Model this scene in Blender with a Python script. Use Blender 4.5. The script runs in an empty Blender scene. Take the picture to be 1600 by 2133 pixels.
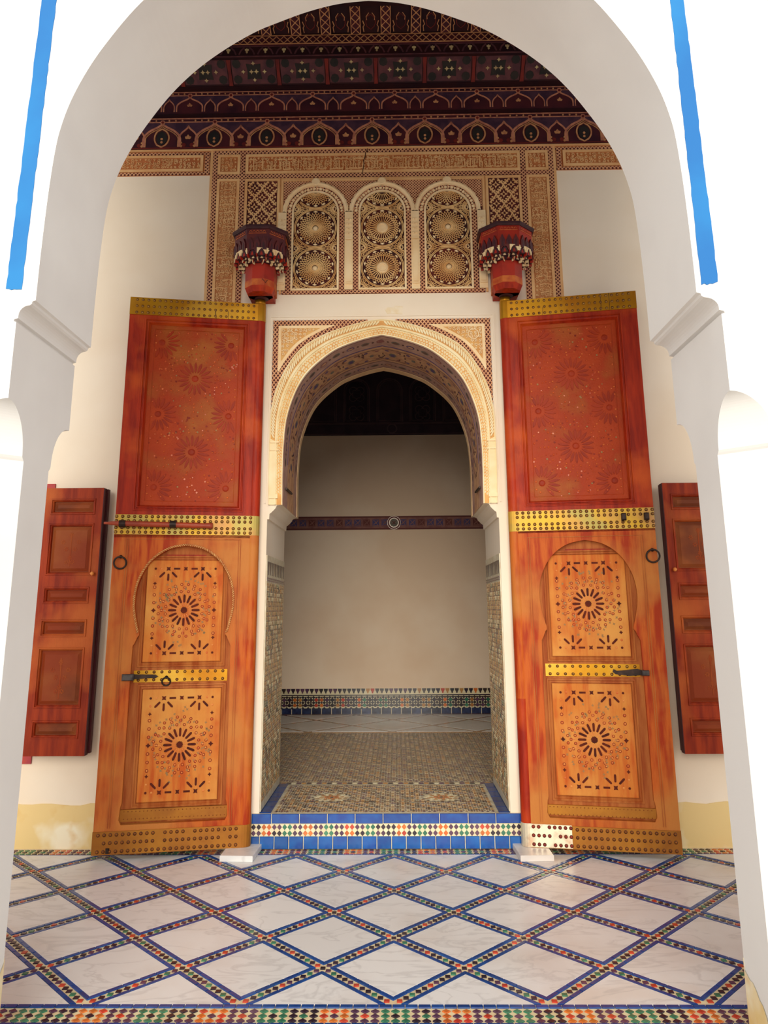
import bpy, math, random
from mathutils import Vector, Matrix
from mathutils.geometry import tessellate_polygon
random.seed(11)
S = bpy.context.scene
COL = S.collection
PI = math.pi

# ------------------------------------------------------------------ camera
cam = bpy.data.cameras.new('camera')
cam.sensor_fit = 'HORIZONTAL'
cam.sensor_width = 36.0
cam.lens = 36.0                      # focal length 1600 px on a 1600 px wide frame
cam.shift_y = -(1066.5 - 906.954) / 1600.0
camo = bpy.data.objects.new('camera', cam)
COL.objects.link(camo)
r_ = Vector((0.99985528, 0.01585157, -0.0061770)).normalized()
d_ = Vector((-0.01410827, 0.97548118, 0.21963021)).normalized()
u_ = r_.cross(d_).normalized()
mw = Matrix((( r_.x, u_.x, -d_.x, 0.07866889), (r_.y, u_.y, -d_.y, -5.56119937), (r_.z, u_.z, -d_.z, 1.55), (0, 0, 0, 1)))
camo.matrix_world = mw
cam.clip_start = 0.05
S.camera = camo

# ------------------------------------------------------------------ light: bright hazy daylight over the court
w = bpy.data.worlds.new('sky'); S.world = w
w.use_nodes = True
wt = w.node_tree
bg = wt.nodes['Background']
bg.inputs['Color'].default_value = (0.955, 0.975, 1.0, 1)
bg.inputs['Strength'].default_value = 0.80
sun = bpy.data.lights.new('hazy_sun', 'SUN'); sun.energy = 2.6; sun.angle = math.radians(42); sun.color = (1.0, 0.91, 0.76)
suno = bpy.data.objects.new('hazy_sun', sun); COL.objects.link(suno)
suno.rotation_euler = Vector((0.04, 1.0, -0.29)).to_track_quat('-Z', 'Y').to_euler()
S.view_settings.view_transform = 'Standard'
S.view_settings.look = 'None'
S.view_settings.exposure = 0.35
S.view_settings.gamma = 1.0
S.view_settings.use_curve_mapping = False

# ------------------------------------------------------------------ materials
def lin(c):
    c /= 255.0
    return c / 12.92 if c <= 0.04045 else ((c + 0.055) / 1.055) ** 2.4
def C(r, g, b): return (lin(r), lin(g), lin(b), 1)

def mat(name, c, c2=None, rough=0.6, nscale=5.0, fac=(0.4, 0.62), bump=0.0, bscale=60.0, bdist=0.004, metal=0.0,
        coat=0.0, stretch=None, rnd=0.0, c3=None, n3=1.5, fac3=(0.52, 0.66), spec=0.4, detail=4.0, bstretch=None):
    m = bpy.data.materials.new(name); m.use_nodes = True
    nt = m.node_tree; N = nt.nodes; L = nt.links
    b = N['Principled BSDF']
    b.inputs['Roughness'].default_value = rough
    b.inputs['Metallic'].default_value = metal
    b.inputs['Specular IOR Level'].default_value = spec
    if coat:
        b.inputs['Coat Weight'].default_value = coat
        b.inputs['Coat Roughness'].default_value = 0.12
    geo = N.new('ShaderNodeNewGeometry'); out = None
    def coords(st):
        mp = N.new('ShaderNodeMapping'); mp.inputs['Scale'].default_value = st or (1, 1, 1)
        L.new(geo.outputs['Position'], mp.inputs['Vector']); return mp.outputs['Vector']
    def mixn(a, bcol, sc, fa, st, det=4.0):
        n = N.new('ShaderNodeTexNoise'); n.inputs['Scale'].default_value = sc; n.inputs['Detail'].default_value = det
        L.new(coords(st), n.inputs['Vector'])
        rp = N.new('ShaderNodeMapRange'); rp.inputs['From Min'].default_value = fa[0]; rp.inputs['From Max'].default_value = fa[1]
        L.new(n.outputs['Fac'], rp.inputs['Value'])
        mx = N.new('ShaderNodeMix'); mx.data_type = 'RGBA'
        L.new(rp.outputs['Result'], mx.inputs['Factor'])
        if isinstance(a, tuple): mx.inputs['A'].default_value = a
        else: L.new(a, mx.inputs['A'])
        mx.inputs['B'].default_value = bcol
        return mx.outputs['Result']
    col = c
    if c2: col = mixn(col, c2, nscale, fac, stretch, detail)
    if c3: col = mixn(col, c3, n3, fac3, None)
    if rnd:
        oi = N.new('ShaderNodeObjectInfo')
        mr = N.new('ShaderNodeMapRange'); mr.inputs['To Min'].default_value = 1 - rnd; mr.inputs['To Max'].default_value = 1 + rnd
        L.new(oi.outputs['Random'], mr.inputs['Value'])
        hs = N.new('ShaderNodeHueSaturation')
        if isinstance(col, tuple): hs.inputs['Color'].default_value = col
        else: L.new(col, hs.inputs['Color'])
        L.new(mr.outputs['Result'], hs.inputs['Value'])
        col = hs.outputs['Color']
    if isinstance(col, tuple): b.inputs['Base Color'].default_value = col
    else: L.new(col, b.inputs['Base Color'])
    if bump:
        n = N.new('ShaderNodeTexNoise'); n.inputs['Scale'].default_value = bscale; n.inputs['Detail'].default_value = 5
        L.new(coords(bstretch or stretch), n.inputs['Vector'])
        bp = N.new('ShaderNodeBump'); bp.inputs['Strength'].default_value = bump; bp.inputs['Distance'].default_value = bdist
        L.new(n.outputs['Fac'], bp.inputs['Height']); L.new(bp.outputs['Normal'], b.inputs['Normal'])
    return m

VG = (6, 6, 0.7)      # vertical grain
M = {}
M['plaster'] = mat('plaster', C(238, 236, 232), C(230, 227, 222), 0.85, 1.2, bump=0.25, bscale=9)
M['plaster_warm'] = mat('plaster_warm', C(240, 228, 210), C(234, 218, 196), 0.85, 1.0, bump=0.2, bscale=8)
M['plaster_room'] = mat('plaster_room', C(248, 226, 202), C(238, 210, 182), 0.85, 0.9, bump=0.2, bscale=8)
M['pier'] = mat('pier', C(235, 234, 232), C(226, 224, 222), 0.85, 1.2, bump=0.25, bscale=7)
M['lime_yellow'] = mat('lime_yellow', C(228, 200, 140), C(242, 232, 204), 0.85, 2.2, (0.48, 0.58), bump=0.3, bscale=14, c3=C(220, 180, 112), n3=3.5, fac3=(0.58, 0.7))
M['blue_paint'] = mat('blue_paint', C(10, 106, 178), C(20, 124, 192), 0.6, 2.0)
def marble():
    m = mat('marble', C(230, 229, 228), C(208, 199, 192), 0.3, 1.6, (0.5, 0.8), rnd=0.05, spec=0.5, detail=8, c3=C(214, 198, 184), n3=1.3, fac3=(0.55, 0.8))
    nt = m.node_tree; N = nt.nodes; L = nt.links; b = N['Principled BSDF']
    src = b.inputs['Base Color'].links[0].from_socket
    geo = N.new('ShaderNodeNewGeometry'); mp = N.new('ShaderNodeMapping'); mp.inputs['Rotation'].default_value = (0, 0, .6); mp.inputs['Scale'].default_value = (1.0, 2.6, 1)
    L.new(geo.outputs['Position'], mp.inputs['Vector'])
    n = N.new('ShaderNodeTexNoise'); n.inputs['Scale'].default_value = 2.4; n.inputs['Detail'].default_value = 9; n.inputs['Distortion'].default_value = 1.2
    L.new(mp.outputs['Vector'], n.inputs['Vector'])
    sb = N.new('ShaderNodeMath'); sb.operation = 'SUBTRACT'; sb.inputs[1].default_value = .5; L.new(n.outputs['Fac'], sb.inputs[0])
    ab = N.new('ShaderNodeMath'); ab.operation = 'ABSOLUTE'; L.new(sb.outputs[0], ab.inputs[0])
    mr = N.new('ShaderNodeMapRange'); mr.inputs['From Min'].default_value = .0; mr.inputs['From Max'].default_value = .035; mr.inputs['To Min'].default_value = .34; mr.inputs['To Max'].default_value = 0
    L.new(ab.outputs[0], mr.inputs['Value'])
    mx = N.new('ShaderNodeMix'); mx.data_type = 'RGBA'; L.new(mr.outputs['Result'], mx.inputs['Factor']); L.new(src, mx.inputs['A']); mx.inputs['B'].default_value = C(170, 166, 166)
    L.new(mx.outputs['Result'], b.inputs['Base Color']); return m
M['marble'] = marble()
M['grout'] = mat('grout', C(238, 224, 182), C(226, 202, 158), 0.6, 20)
M['grout_pale'] = mat('grout_pale', C(222, 214, 190), C(205, 190, 160), 0.5, 20)
def glaze(n, c, c2, rnd=0.16, rough=0.2): return mat(n, c, c2, rough, 14, (0.35, 0.7), rnd=rnd, spec=0.5)
M['g_blue'] = glaze('g_blue', C(6, 54, 126), C(18, 76, 146), 0.18)
M['g_cobalt'] = glaze('g_cobalt', C(0, 66, 146), C(4, 90, 166), 0.2, 0.25)
M['g_royal'] = glaze('g_royal', C(2, 54, 136), C(12, 78, 158), 0.15, 0.25)
M['g_black'] = glaze('g_black', C(34, 22, 38), C(52, 32, 50))
M['g_purple'] = glaze('g_purple', C(74, 44, 74), C(96, 62, 84))
M['g_green'] = glaze('g_green', C(36, 104, 78), C(66, 128, 98))
M['g_orange'] = glaze('g_orange', C(198, 94, 36), C(206, 120, 50))
M['g_red'] = glaze('g_red', C(186, 54, 36), C(196, 76, 52))
M['g_cream'] = glaze('g_cream', C(224, 214, 180), C(210, 196, 160), 0.08)
M['g_ochre'] = glaze('g_ochre', C(186, 136, 70), C(160, 104, 56))
M['g_navy'] = glaze('g_navy', C(14, 22, 60), C(40, 56, 96), 0.3)
M['g_tan'] = glaze('g_tan', C(176, 146, 106), C(150, 118, 84), 0.15)
M['g_dark'] = glaze('g_dark', C(40, 38, 46), C(66, 46, 40))
# woods
M['wood_red'] = mat('wood_red', C(168, 44, 10), C(134, 26, 6), 0.5, 4.5, (0.36, 0.62), bump=0.4, bscale=30, stretch=VG, c3=C(192, 78, 22), n3=2.4, fac3=(0.5, 0.7), spec=0.22, detail=10)
M['wood_red_panel'] = mat('wood_red_panel', C(170, 58, 12), C(150, 40, 8), 0.5, 3.0, (0.38, 0.66), bump=0.6, bscale=70, c3=C(166, 88, 30), n3=3.0, fac3=(0.5, 0.7), spec=0.2, detail=10)
M['wood_orange'] = mat('wood_orange', C(192, 92, 30), C(162, 50, 14), 0.55, 4.5, (0.42, 0.60), bump=0.4, bscale=30, stretch=VG, c3=C(190, 118, 54), n3=1.6, fac3=(0.46, 0.62), spec=0.2, detail=10)
M['wood_light'] = mat('wood_light', C(206, 122, 48), C(190, 86, 28), 0.6, 4.5, (0.42, 0.64), bump=0.4, bscale=30, stretch=VG, c3=C(216, 150, 72), n3=2.4, fac3=(0.45, 0.65), spec=0.2, detail=10)
M['wood_tan'] = mat('wood_tan', C(184, 110, 54), C(156, 74, 30), 0.6, 4.5, (0.38, 0.64), bump=0.4, bscale=30, stretch=VG, spec=0.2, detail=10)
M['wood_cut_shade'] = mat('wood_cut_shade', C(96, 30, 12), C(70, 20, 12), 0.7, 12, spec=0.2)  # dark stained brown with the shade of carved incisions in the colour
M['wood_bead'] = mat('wood_bead', C(222, 140, 66), C(204, 100, 40), 0.4, 20)
M['wood_faded'] = mat('wood_faded', C(160, 112, 62), C(140, 112, 70), 0.6, 10)
M['bead_red'] = mat('bead_red', C(206, 100, 44), C(190, 70, 26), 0.3, 20)
M['wood_shutter'] = mat('wood_shutter', C(154, 52, 14), C(122, 32, 8), 0.55, 4.5, (0.36, 0.64), bump=0.35, bscale=30, stretch=VG, c3=C(176, 86, 34), n3=1.7, spec=0.2, detail=10)
M['wood_shutter_panel'] = mat('wood_shutter_panel', C(130, 50, 18), C(146, 80, 36), 0.6, 2.6, (0.42, 0.7), bump=0.35, bscale=30, c3=C(108, 50, 24), n3=2.5, spec=0.2)
M['wood_dark_edge'] = mat('wood_dark_edge', C(92, 34, 40), C(66, 22, 30), 0.6, 4, stretch=VG)
M['shutter_flower'] = mat('shutter_flower', C(148, 70, 28), C(140, 56, 22), 0.7, 14, spec=0.2)
M['wood_deep'] = mat('wood_deep', C(146, 40, 10), C(124, 30, 8), 0.5, 8, spec=0.2)
M['frame_red'] = mat('frame_red', C(186, 68, 50), C(160, 50, 60), 0.6, 6)
M['rope'] = mat('rope', C(206, 160, 96), C(176, 110, 56), 0.6, 60)
M['brass'] = mat('brass', C(182, 136, 26), C(160, 102, 20), 0.4, 3.5, (0.35, 0.7), bump=0.15, bscale=24, metal=0.75, c3=C(190, 148, 54), n3=2.2)
M['brass_bright'] = mat('brass_bright', C(206, 164, 52), C(190, 140, 84), 0.5, 5, (0.4, 0.65), bump=0.15, bscale=24, metal=0.35, c3=C(176, 158, 84), n3=4.0, fac3=(0.5, 0.62), spec=0.3)
M['brass_brown'] = mat('brass_brown', C(176, 116, 36), C(150, 90, 30), 0.5, 5, (0.35, 0.7), bump=0.25, bscale=30, metal=0.5)
M['stud'] = mat('stud', C(176, 132, 62), C(140, 96, 48), 0.35, 30, metal=0.6)
M['stud_brown'] = mat('stud_brown', C(156, 92, 36), C(130, 72, 30), 0.5, 30, metal=0.5)
M['stud_rim'] = mat('stud_rim', C(100, 56, 24), C(80, 44, 22), 0.6, 30)
M['tin'] = mat('tin', C(226, 214, 188), C(190, 150, 120), 0.35, 14, (0.5, 0.75), bump=0.2, bscale=30, metal=0.6)
M['rust_red'] = mat('rust_red', C(150, 50, 34), C(120, 40, 40), 0.6, 20)
M['iron'] = mat('iron', C(46, 36, 34), C(66, 50, 44), 0.5, 20, metal=0.6)
M['iron_grey'] = mat('iron_grey', C(84, 78, 76), C(60, 54, 54), 0.55, 20, metal=0.4)
M['bolt_wood'] = mat('bolt_wood', C(140, 54, 36), C(166, 66, 36), 0.45, 10)
# carved plaster
M['stucco'] = mat('stucco', C(230, 186, 132), C(216, 164, 110), 0.8, 4, bump=0.3, bscale=40)
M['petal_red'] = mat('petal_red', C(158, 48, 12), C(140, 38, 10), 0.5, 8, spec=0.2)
M['stucco_deep'] = mat('stucco_deep', C(194, 138, 88), C(182, 118, 72), 0.85, 9, bump=0.3, bscale=40)
M['stucco_red'] = mat('stucco_red', C(190, 122, 70), C(176, 100, 56), 0.85, 6, bump=0.3, bscale=40)
M['stucco_cream'] = mat('stucco_cream', C(246, 222, 180), C(236, 204, 156), 0.8, 4, bump=0.25, bscale=30)
M['stucco_pale'] = mat('stucco_pale', C(238, 224, 186), C(230, 208, 160), 0.8, 5, bump=0.25, bscale=30)
M['stucco_tan'] = mat('stucco_tan', C(218, 170, 104), C(206, 150, 88), 0.85, 10)
M['lattice_back'] = mat('lattice_back', C(74, 26, 30), C(108, 44, 40), 0.8, 5, (0.4, 0.7))
M['lattice_bar'] = mat('lattice_bar', C(222, 168, 126), C(204, 146, 108), 0.8, 6)
M['screen_back'] = mat('screen_back', C(52, 12, 16), C(96, 30, 18), 0.8, 3, (0.42, 0.7))
M['screen_bar'] = mat('screen_bar', C(246, 206, 144), C(222, 166, 102), 0.8, 7)
M['crack'] = mat('crack', C(60, 30, 20), None, 0.9)
M['stain'] = mat('stain', C(232, 212, 176), C(238, 224, 200), 0.85, 18)
# intrados paint
M['int_base'] = mat('int_base', C(186, 148, 130), C(166, 128, 116), 0.75, 10)
M['int_tan'] = mat('int_tan', C(202, 158, 118), C(180, 132, 100), 0.75, 16)
M['int_cream'] = mat('int_cream', C(232, 200, 156), C(222, 184, 138), 0.75, 8)
M['int_purple'] = mat('int_purple', C(84, 62, 110), C(104, 82, 112), 0.7, 12)
M['int_brown'] = mat('int_brown', C(96, 62, 60), C(116, 78, 66), 0.7, 12)
M['int_green'] = mat('int_green', C(110, 106, 96), C(126, 112, 100), 0.7, 14)
M['int_red'] = mat('int_red', C(138, 82, 80), C(140, 96, 92), 0.7, 14)
# painted cedar ceiling
M['cedar'] = mat('cedar', C(72, 26, 34), C(50, 18, 32), 0.7, 5, bump=0.2, bscale=20, spec=0.2)
M['cedar_deep'] = mat('cedar_deep', C(44, 14, 18), C(34, 12, 22), 0.7, 5, spec=0.2)
M['cedar_blue'] = mat('cedar_blue', C(74, 46, 62), C(56, 34, 54), 0.7, 14, (0.4, 0.6), spec=0.2)
M['cedar_red'] = mat('cedar_red', C(112, 36, 30), C(88, 28, 28), 0.7, 8, spec=0.2)
M['cedar_green'] = mat('cedar_green', C(34, 32, 32), C(44, 38, 36), 0.7, 12, spec=0.2)
M['cedar_tan'] = mat('cedar_tan', C(188, 126, 98), C(160, 100, 82), 0.7, 24, spec=0.2)
M['cedar_gold'] = mat('cedar_gold', C(190, 138, 94), C(164, 108, 76), 0.7, 24, spec=0.2)
M['cedar_pale'] = mat('cedar_pale', C(186, 168, 122), C(160, 136, 100), 0.7, 20, spec=0.2)
M['cedar_brown'] = mat('cedar_brown', C(92, 52, 56), C(72, 42, 50), 0.7, 14, spec=0.2)
# muqarnas brackets
M['muq_purple'] = mat('muq_purple', C(92, 32, 32), C(70, 24, 36), 0.45, 12)
M['muq_red'] = mat('muq_red', C(164, 34, 12), C(140, 28, 10), 0.45, 8, spec=0.4)
M['muq_orange'] = mat('muq_orange', C(192, 100, 36), C(166, 62, 22), 0.5, 14)
M['muq_cream'] = mat('muq_cream', C(240, 216, 170), C(226, 190, 140), 0.6, 20)
M['muq_dark'] = mat('muq_dark', C(64, 26, 34), C(48, 20, 30), 0.5, 20)
M['muq_gold'] = mat('muq_gold', C(200, 104, 50), C(170, 76, 40), 0.5, 30)
# room
M['room_band'] = mat('room_band', C(150, 100, 88), C(128, 78, 74), 0.7, 12)
M['room_dark'] = mat('room_dark', C(64, 44, 56), C(52, 36, 48), 0.7, 6)
M['room_dark2'] = mat('room_dark2', C(44, 30, 44), None, 0.7)
M['room_line'] = mat('room_line', C(96, 70, 76), C(84, 60, 68), 0.7, 6)
M['room_blue'] = mat('room_blue', C(60, 52, 110), C(80, 62, 100), 0.6, 12)
M['room_maroon'] = mat('room_maroon', C(104, 48, 44), None, 0.7)
M['paving'] = mat('paving', C(206, 198, 186), C(190, 180, 168), 0.8, 2.0)

# ------------------------------------------------------------------ mesh builder
class MB:
    def __init__(self): self.v = []; self.f = []; self.m = []
    def add(self, vs, fs, mi=0):
        o = len(self.v)
        self.v.extend(vs)
        for q in fs:
            self.f.append(tuple(i + o for i in q)); self.m.append(mi)
    def build(self, name, mats, parent=None, smooth=False, kind=None, label=None):
        me = self.mesh(name, mats, smooth)
        return link(name, me, parent, kind, label)
    def mesh(self, name, mats, smooth=False):
        if not isinstance(mats, (list, tuple)): mats = [mats]
        me = bpy.data.meshes.new(name)
        me.from_pydata([tuple(p) for p in self.v], [], self.f)
        for mm in mats: me.materials.append(M[mm] if isinstance(mm, str) else mm)
        me.polygons.foreach_set('material_index', self.m)
        if smooth: me.polygons.foreach_set('use_smooth', [True] * len(self.f))
        me.update()
        return me
def link(name, me, parent=None, kind=None, label=None):
    o = bpy.data.objects.new(name, me)
    if parent: o.parent = parent
    elif kind is None: kind = 'structure'
    if kind and kind != 'thing': o['kind'] = kind
    if label: o['label'] = label
    COL.objects.link(o)
    return o
def structure(name, loc=(0, 0, 0)):
    o = bpy.data.objects.new(name, None); o.location = loc; o['kind'] = 'structure'; o.empty_display_size = 0.1
    COL.objects.link(o); return o
def thing(name, label, cat, loc=(0, 0, 0), rz=0.0, group=None):
    o = bpy.data.objects.new(name, None); o.location = loc; o.rotation_euler = (0, 0, rz); o.empty_display_size = 0.1
    o['label'] = label; o['category'] = cat
    if group: o['group'] = group
    COL.objects.link(o); return o

# surface frames: (u, v, w) -> point, w = height above the surface
def WALL(y): return lambda u, v, w: (u, y - w, v)
def FLOOR(z): return lambda u, v, w: (u, v, z + w)

def area2(p): return sum(p[i][0] * p[(i + 1) % len(p)][1] - p[(i + 1) % len(p)][0] * p[i][1] for i in range(len(p)))
def prism(mb, poly, w0, w1, F, mi=0, ch=0.0, flip=False):
    """convex outline raised from w0 to w1, optional chamfer"""
    if area2(poly) < 0: poly = poly[::-1]
    n = len(poly); w1 += (.0003 if w1 > w0 else -.0003) * random.random()
    if ch:
        cx = sum(p[0] for p in poly) / n; cy = sum(p[1] for p in poly) / n
        r = max(math.hypot(p[0] - cx, p[1] - cy) for p in poly)
        k = 1 - ch * 1.4 / r
        top = [(cx + (p[0] - cx) * k, cy + (p[1] - cy) * k) for p in poly]
        vs = [F(p[0], p[1], w0) for p in poly] + [F(p[0], p[1], w1 - ch) for p in poly] + [F(p[0], p[1], w1) for p in top]
        fs = [tuple(range(2 * n, 3 * n))]
        for a in range(2):
            for i in range(n):
                j = (i + 1) % n
                fs.append((a * n + i, a * n + j, (a + 1) * n + j, (a + 1) * n + i))
    else:
        vs = [F(p[0], p[1], w0) for p in poly] + [F(p[0], p[1], w1) for p in poly]
        fs = [tuple(range(n, 2 * n))]
        for i in range(n):
            j = (i + 1) % n
            fs.append((i, j, n + j, n + i))
    if flip: fs = [q[::-1] for q in fs]
    mb.add(vs, fs, mi)
def rect(u0, u1, v0, v1): return [(u0, v0), (u1, v0), (u1, v1), (u0, v1)]
def slab(mb, outer, holes, w0, w1, F, mi=0, back=True, mside=None, flip=False):
    """any outline with holes, raised from w0 to w1"""
    if area2(outer) < 0: outer = outer[::-1]
    hs = [h if area2(h) < 0 else h[::-1] for h in holes]
    loops = [outer] + hs
    tri = tessellate_polygon([[Vector((p[0], p[1], 0)) for p in lp] for lp in loops])
    pts = [p for lp in loops for p in lp]; n = len(pts)
    def ori(t):
        a, b, c = (pts[i] for i in t)
        return t if (b[0] - a[0]) * (c[1] - a[1]) - (b[1] - a[1]) * (c[0] - a[0]) > 0 else (t[0], t[2], t[1])
    tri = [ori(t) for t in tri]
    vs = [F(p[0], p[1], w1) for p in pts] + [F(p[0], p[1], w0) for p in pts]
    fs = [tuple(t) for t in tri]
    if back: fs += [(t[0] + n, t[2] + n, t[1] + n) for t in tri]
    sd = []
    o = 0
    for lp in loops:
        k = len(lp)
        for i in range(k):
            a, b = o + i, o + (i + 1) % k
            sd.append((a, n + a, n + b, b))
        o += k
    if flip: fs = [q[::-1] for q in fs]; sd = [q[::-1] for q in sd]
    base = len(mb.v)
    mb.add(vs, fs, mi)
    for q in sd:
        mb.f.append(tuple(i + base for i in q)); mb.m.append(mi if mside is None else mside)
def box(mb, x0, x1, y0, y1, z0, z1, mi=0):
    vs = [(x, y, z) for z in (z0, z1) for y in (y0, y1) for x in (x0, x1)]
    mb.add(vs, [(0, 2, 3, 1), (4, 5, 7, 6), (0, 1, 5, 4), (2, 6, 7, 3), (0, 4, 6, 2), (1, 3, 7, 5)], mi)
def fbox(mb, u0, u1, v0, v1, w0, w1, F, mi=0, ch=0.0): prism(mb, rect(u0, u1, v0, v1), w0, w1, F, mi, ch)
def ribbon(mb, pts, wd, w0, w1, F, mi=0, closed=False):
    n = len(pts); L = []; R = []; w1 += (.0005 if w1 > w0 else -.0005) * random.random()
    for i in range(n):
        a = pts[(i - 1) % n] if (closed or i > 0) else pts[i]
        b = pts[(i + 1) % n] if (closed or i < n - 1) else pts[i]
        dx, dy = b[0] - a[0], b[1] - a[1]; l = math.hypot(dx, dy) or 1
        wi = (wd(i / (n - 1)) if callable(wd) else wd) / 2
        nx, ny = -dy / l * wi, dx / l * wi
        L.append((pts[i][0] + nx, pts[i][1] + ny)); R.append((pts[i][0] - nx, pts[i][1] - ny))
    vs = []
    for i in range(n): vs += [F(*L[i], w0), F(*L[i], w1), F(*R[i], w1), F(*R[i], w0)]
    fs = []
    for i in range(n if closed else n - 1):
        a, b = 4 * i, 4 * ((i + 1) % n)
        fs += [(a, a + 1, b + 1, b), (a + 1, a + 2, b + 2, b + 1), (a + 2, a + 3, b + 3, b + 2)]
    mb.add(vs, fs, mi)
def dome(mb, u, v, r, h, w, F, mi=0, n=7):
    vs = [F(u + r * math.cos(2 * PI * i / n), v + r * math.sin(2 * PI * i / n), w) for i in range(n)]
    vs += [F(u + .62 * r * math.cos(2 * PI * i / n), v + .62 * r * math.sin(2 * PI * i / n), w + .75 * h) for i in range(n)]
    vs.append(F(u, v, w + h))
    fs = []
    for i in range(n):
        j = (i + 1) % n
        fs += [(i, j, n + j, n + i), (n + i, n + j, 2 * n)]
    mb.add(vs, fs, mi)
def ngon(u, v, r, n, a0=0.0, sy=1.0): return [(u + r * math.cos(a0 + 2 * PI * i / n), v + sy * r * math.sin(a0 + 2 * PI * i / n)) for i in range(n)]
def petal(u, v, ang, r0, r1, wd, n=6):
    """lens shaped outline pointing away from (u,v)"""
    c, s = math.cos(ang), math.sin(ang); out = []
    for k in range(n + 1):
        t = k / n; out.append((r0 + (r1 - r0) * t, wd / 2 * math.sin(PI * min(1, max(0, t))) ** .45))
    for k in range(n - 1, 0, -1):
        t = k / n; out.append((r0 + (r1 - r0) * t, -wd / 2 * math.sin(PI * t) ** .6))
    return [(u + a * c - b * s, v + a * s + b * c) for a, b in out]
def capsule(u, v, ang, r0, r1, wd):
    c, s = math.cos(ang), math.sin(ang); h = wd / 2
    q = [(r0, -h * .55), (r0 + h * .8, -h * .9), (r1 - h * 1.2, -h), (r1 - h * .3, -h * .6), (r1, 0), (r1 - h * .3, h * .6), (r1 - h * 1.2, h), (r0 + h * .8, h * .9), (r0, h * .55)]
    return [(u + a * c - b * s, v + a * s + b * c) for a, b in q]
def star(u, v, r, n=8, k=.5, a0=0.0): return [(u + (r if i % 2 == 0 else r * k) * math.cos(a0 + PI * i / n), v + (r if i % 2 == 0 else r * k) * math.sin(a0 + PI * i / n)) for i in range(2 * n)]
def fan(mb, u, v, poly, w0, w1, F, mi):
    """star-shaped outline around (u,v) raised from w0 to w1"""
    if area2(poly) < 0: poly = poly[::-1]
    n = len(poly)
    vs = [F(p[0], p[1], w1) for p in poly] + [F(p[0], p[1], w0) for p in poly] + [F(u, v, w1)]
    fs = []
    for i in range(n):
        j = (i + 1) % n
        fs += [(i, j, 2 * n), (i, n + i, n + j, j)]
    mb.add(vs, fs, mi)
def tube(mb, path, r, n=8, mi=0, cap=True):
    P = [Vector(p) for p in path]; base = len(mb.v); up = None; fs = []; vs = []
    for i, p in enumerate(P):
        t = (P[min(i + 1, len(P) - 1)] - P[max(i - 1, 0)]).normalized()
        if up is None:
            up = t.orthogonal().normalized()
        up = (up - t * up.dot(t)).normalized(); sd = t.cross(up)
        ri = r(i / (len(P) - 1)) if callable(r) else r
        for k in range(n):
            a = 2 * PI * k / n; vs.append(p + up * (ri * math.cos(a)) + sd * (ri * math.sin(a)))
    for i in range(len(P) - 1):
        for k in range(n):
            k2 = (k + 1) % n
            fs.append((i * n + k, i * n + k2, (i + 1) * n + k2, (i + 1) * n + k))
    if cap:
        fs.append(tuple(range(n))[::-1]); fs.append(tuple((len(P) - 1) * n + k for k in range(n)))
    mb.add(vs, fs, mi)
def ring(mb, c, R, r, axis_u, axis_v, n=20, m=7, mi=0):
    c = Vector(c); au = Vector(axis_u); av = Vector(axis_v); aw = au.cross(av); vs = []; fs = []
    for i in range(n):
        a = 2 * PI * i / n; d = au * math.cos(a) + av * math.sin(a)
        for k in range(m):
            b = 2 * PI * k / m; vs.append(c + d * (R + r * math.cos(b)) + aw * (r * math.sin(b)))
    for i in range(n):
        for k in range(m):
            i2, k2 = (i + 1) % n, (k + 1) % m
            fs.append((i * m + k, i2 * m + k, i2 * m + k2, i * m + k2))
    mb.add(vs, fs, mi)
def loft(mb, loops, mi=0, cap0=True, cap1=True):
    n = len(loops[0]); vs = [p for l in loops for p in l]; fs = []
    for a in range(len(loops) - 1):
        for i in range(n):
            j = (i + 1) % n
            fs.append((a * n + i, a * n + j, (a + 1) * n + j, (a + 1) * n + i))
    if cap0: fs.append(tuple(range(n))[::-1])
    if cap1: fs.append(tuple((len(loops) - 1) * n + i for i in range(n)))
    mb.add(vs, fs, mi)
def crm(P, n=8):
    """Catmull-Rom through 2-D points"""
    out = []
    for i in range(len(P) - 1):
        p0 = P[max(i - 1, 0)]; p1 = P[i]; p2 = P[i + 1]; p3 = P[min(i + 2, len(P) - 1)]
        for k in range(n):
            t = k / n
            out.append(tuple(.5 * ((2 * p1[a]) + (-p0[a] + p2[a]) * t + (2 * p0[a] - 5 * p1[a] + 4 * p2[a] - p3[a]) * t * t + (-p0[a] + 3 * p1[a] - 3 * p2[a] + p3[a]) * t ** 3) for a in (0, 1)))
    out.append(P[-1]); return out
def resample(P, n):
    d = [0]
    for i in range(1, len(P)): d.append(d[-1] + math.hypot(P[i][0] - P[i - 1][0], P[i][1] - P[i - 1][1]))
    out = []; j = 0
    for k in range(n + 1):
        s = d[-1] * k / n
        while j < len(P) - 2 and d[j + 1] < s: j += 1
        t = (s - d[j]) / ((d[j + 1] - d[j]) or 1)
        out.append((P[j][0] + (P[j + 1][0] - P[j][0]) * t, P[j][1] + (P[j + 1][1] - P[j][1]) * t))
    return out
def off(poly, d):
    out = []
    for i in range(len(poly)):
        a = poly[max(i - 1, 0)]; b = poly[min(i + 1, len(poly) - 1)]; dx, dy = b[0] - a[0], b[1] - a[1]; l = math.hypot(dx, dy)
        out.append((poly[i][0] - dy / l * d, poly[i][1] + dx / l * d))
    return out
def inside(p, poly):
    x, y = p; c = False; n = len(poly); j = n - 1
    for i in range(n):
        a, b = poly[i], poly[j]
        if (a[1] > y) != (b[1] > y) and x < (b[0] - a[0]) * (y - a[1]) / (b[1] - a[1]) + a[0]: c = not c
        j = i
    return c
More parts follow.
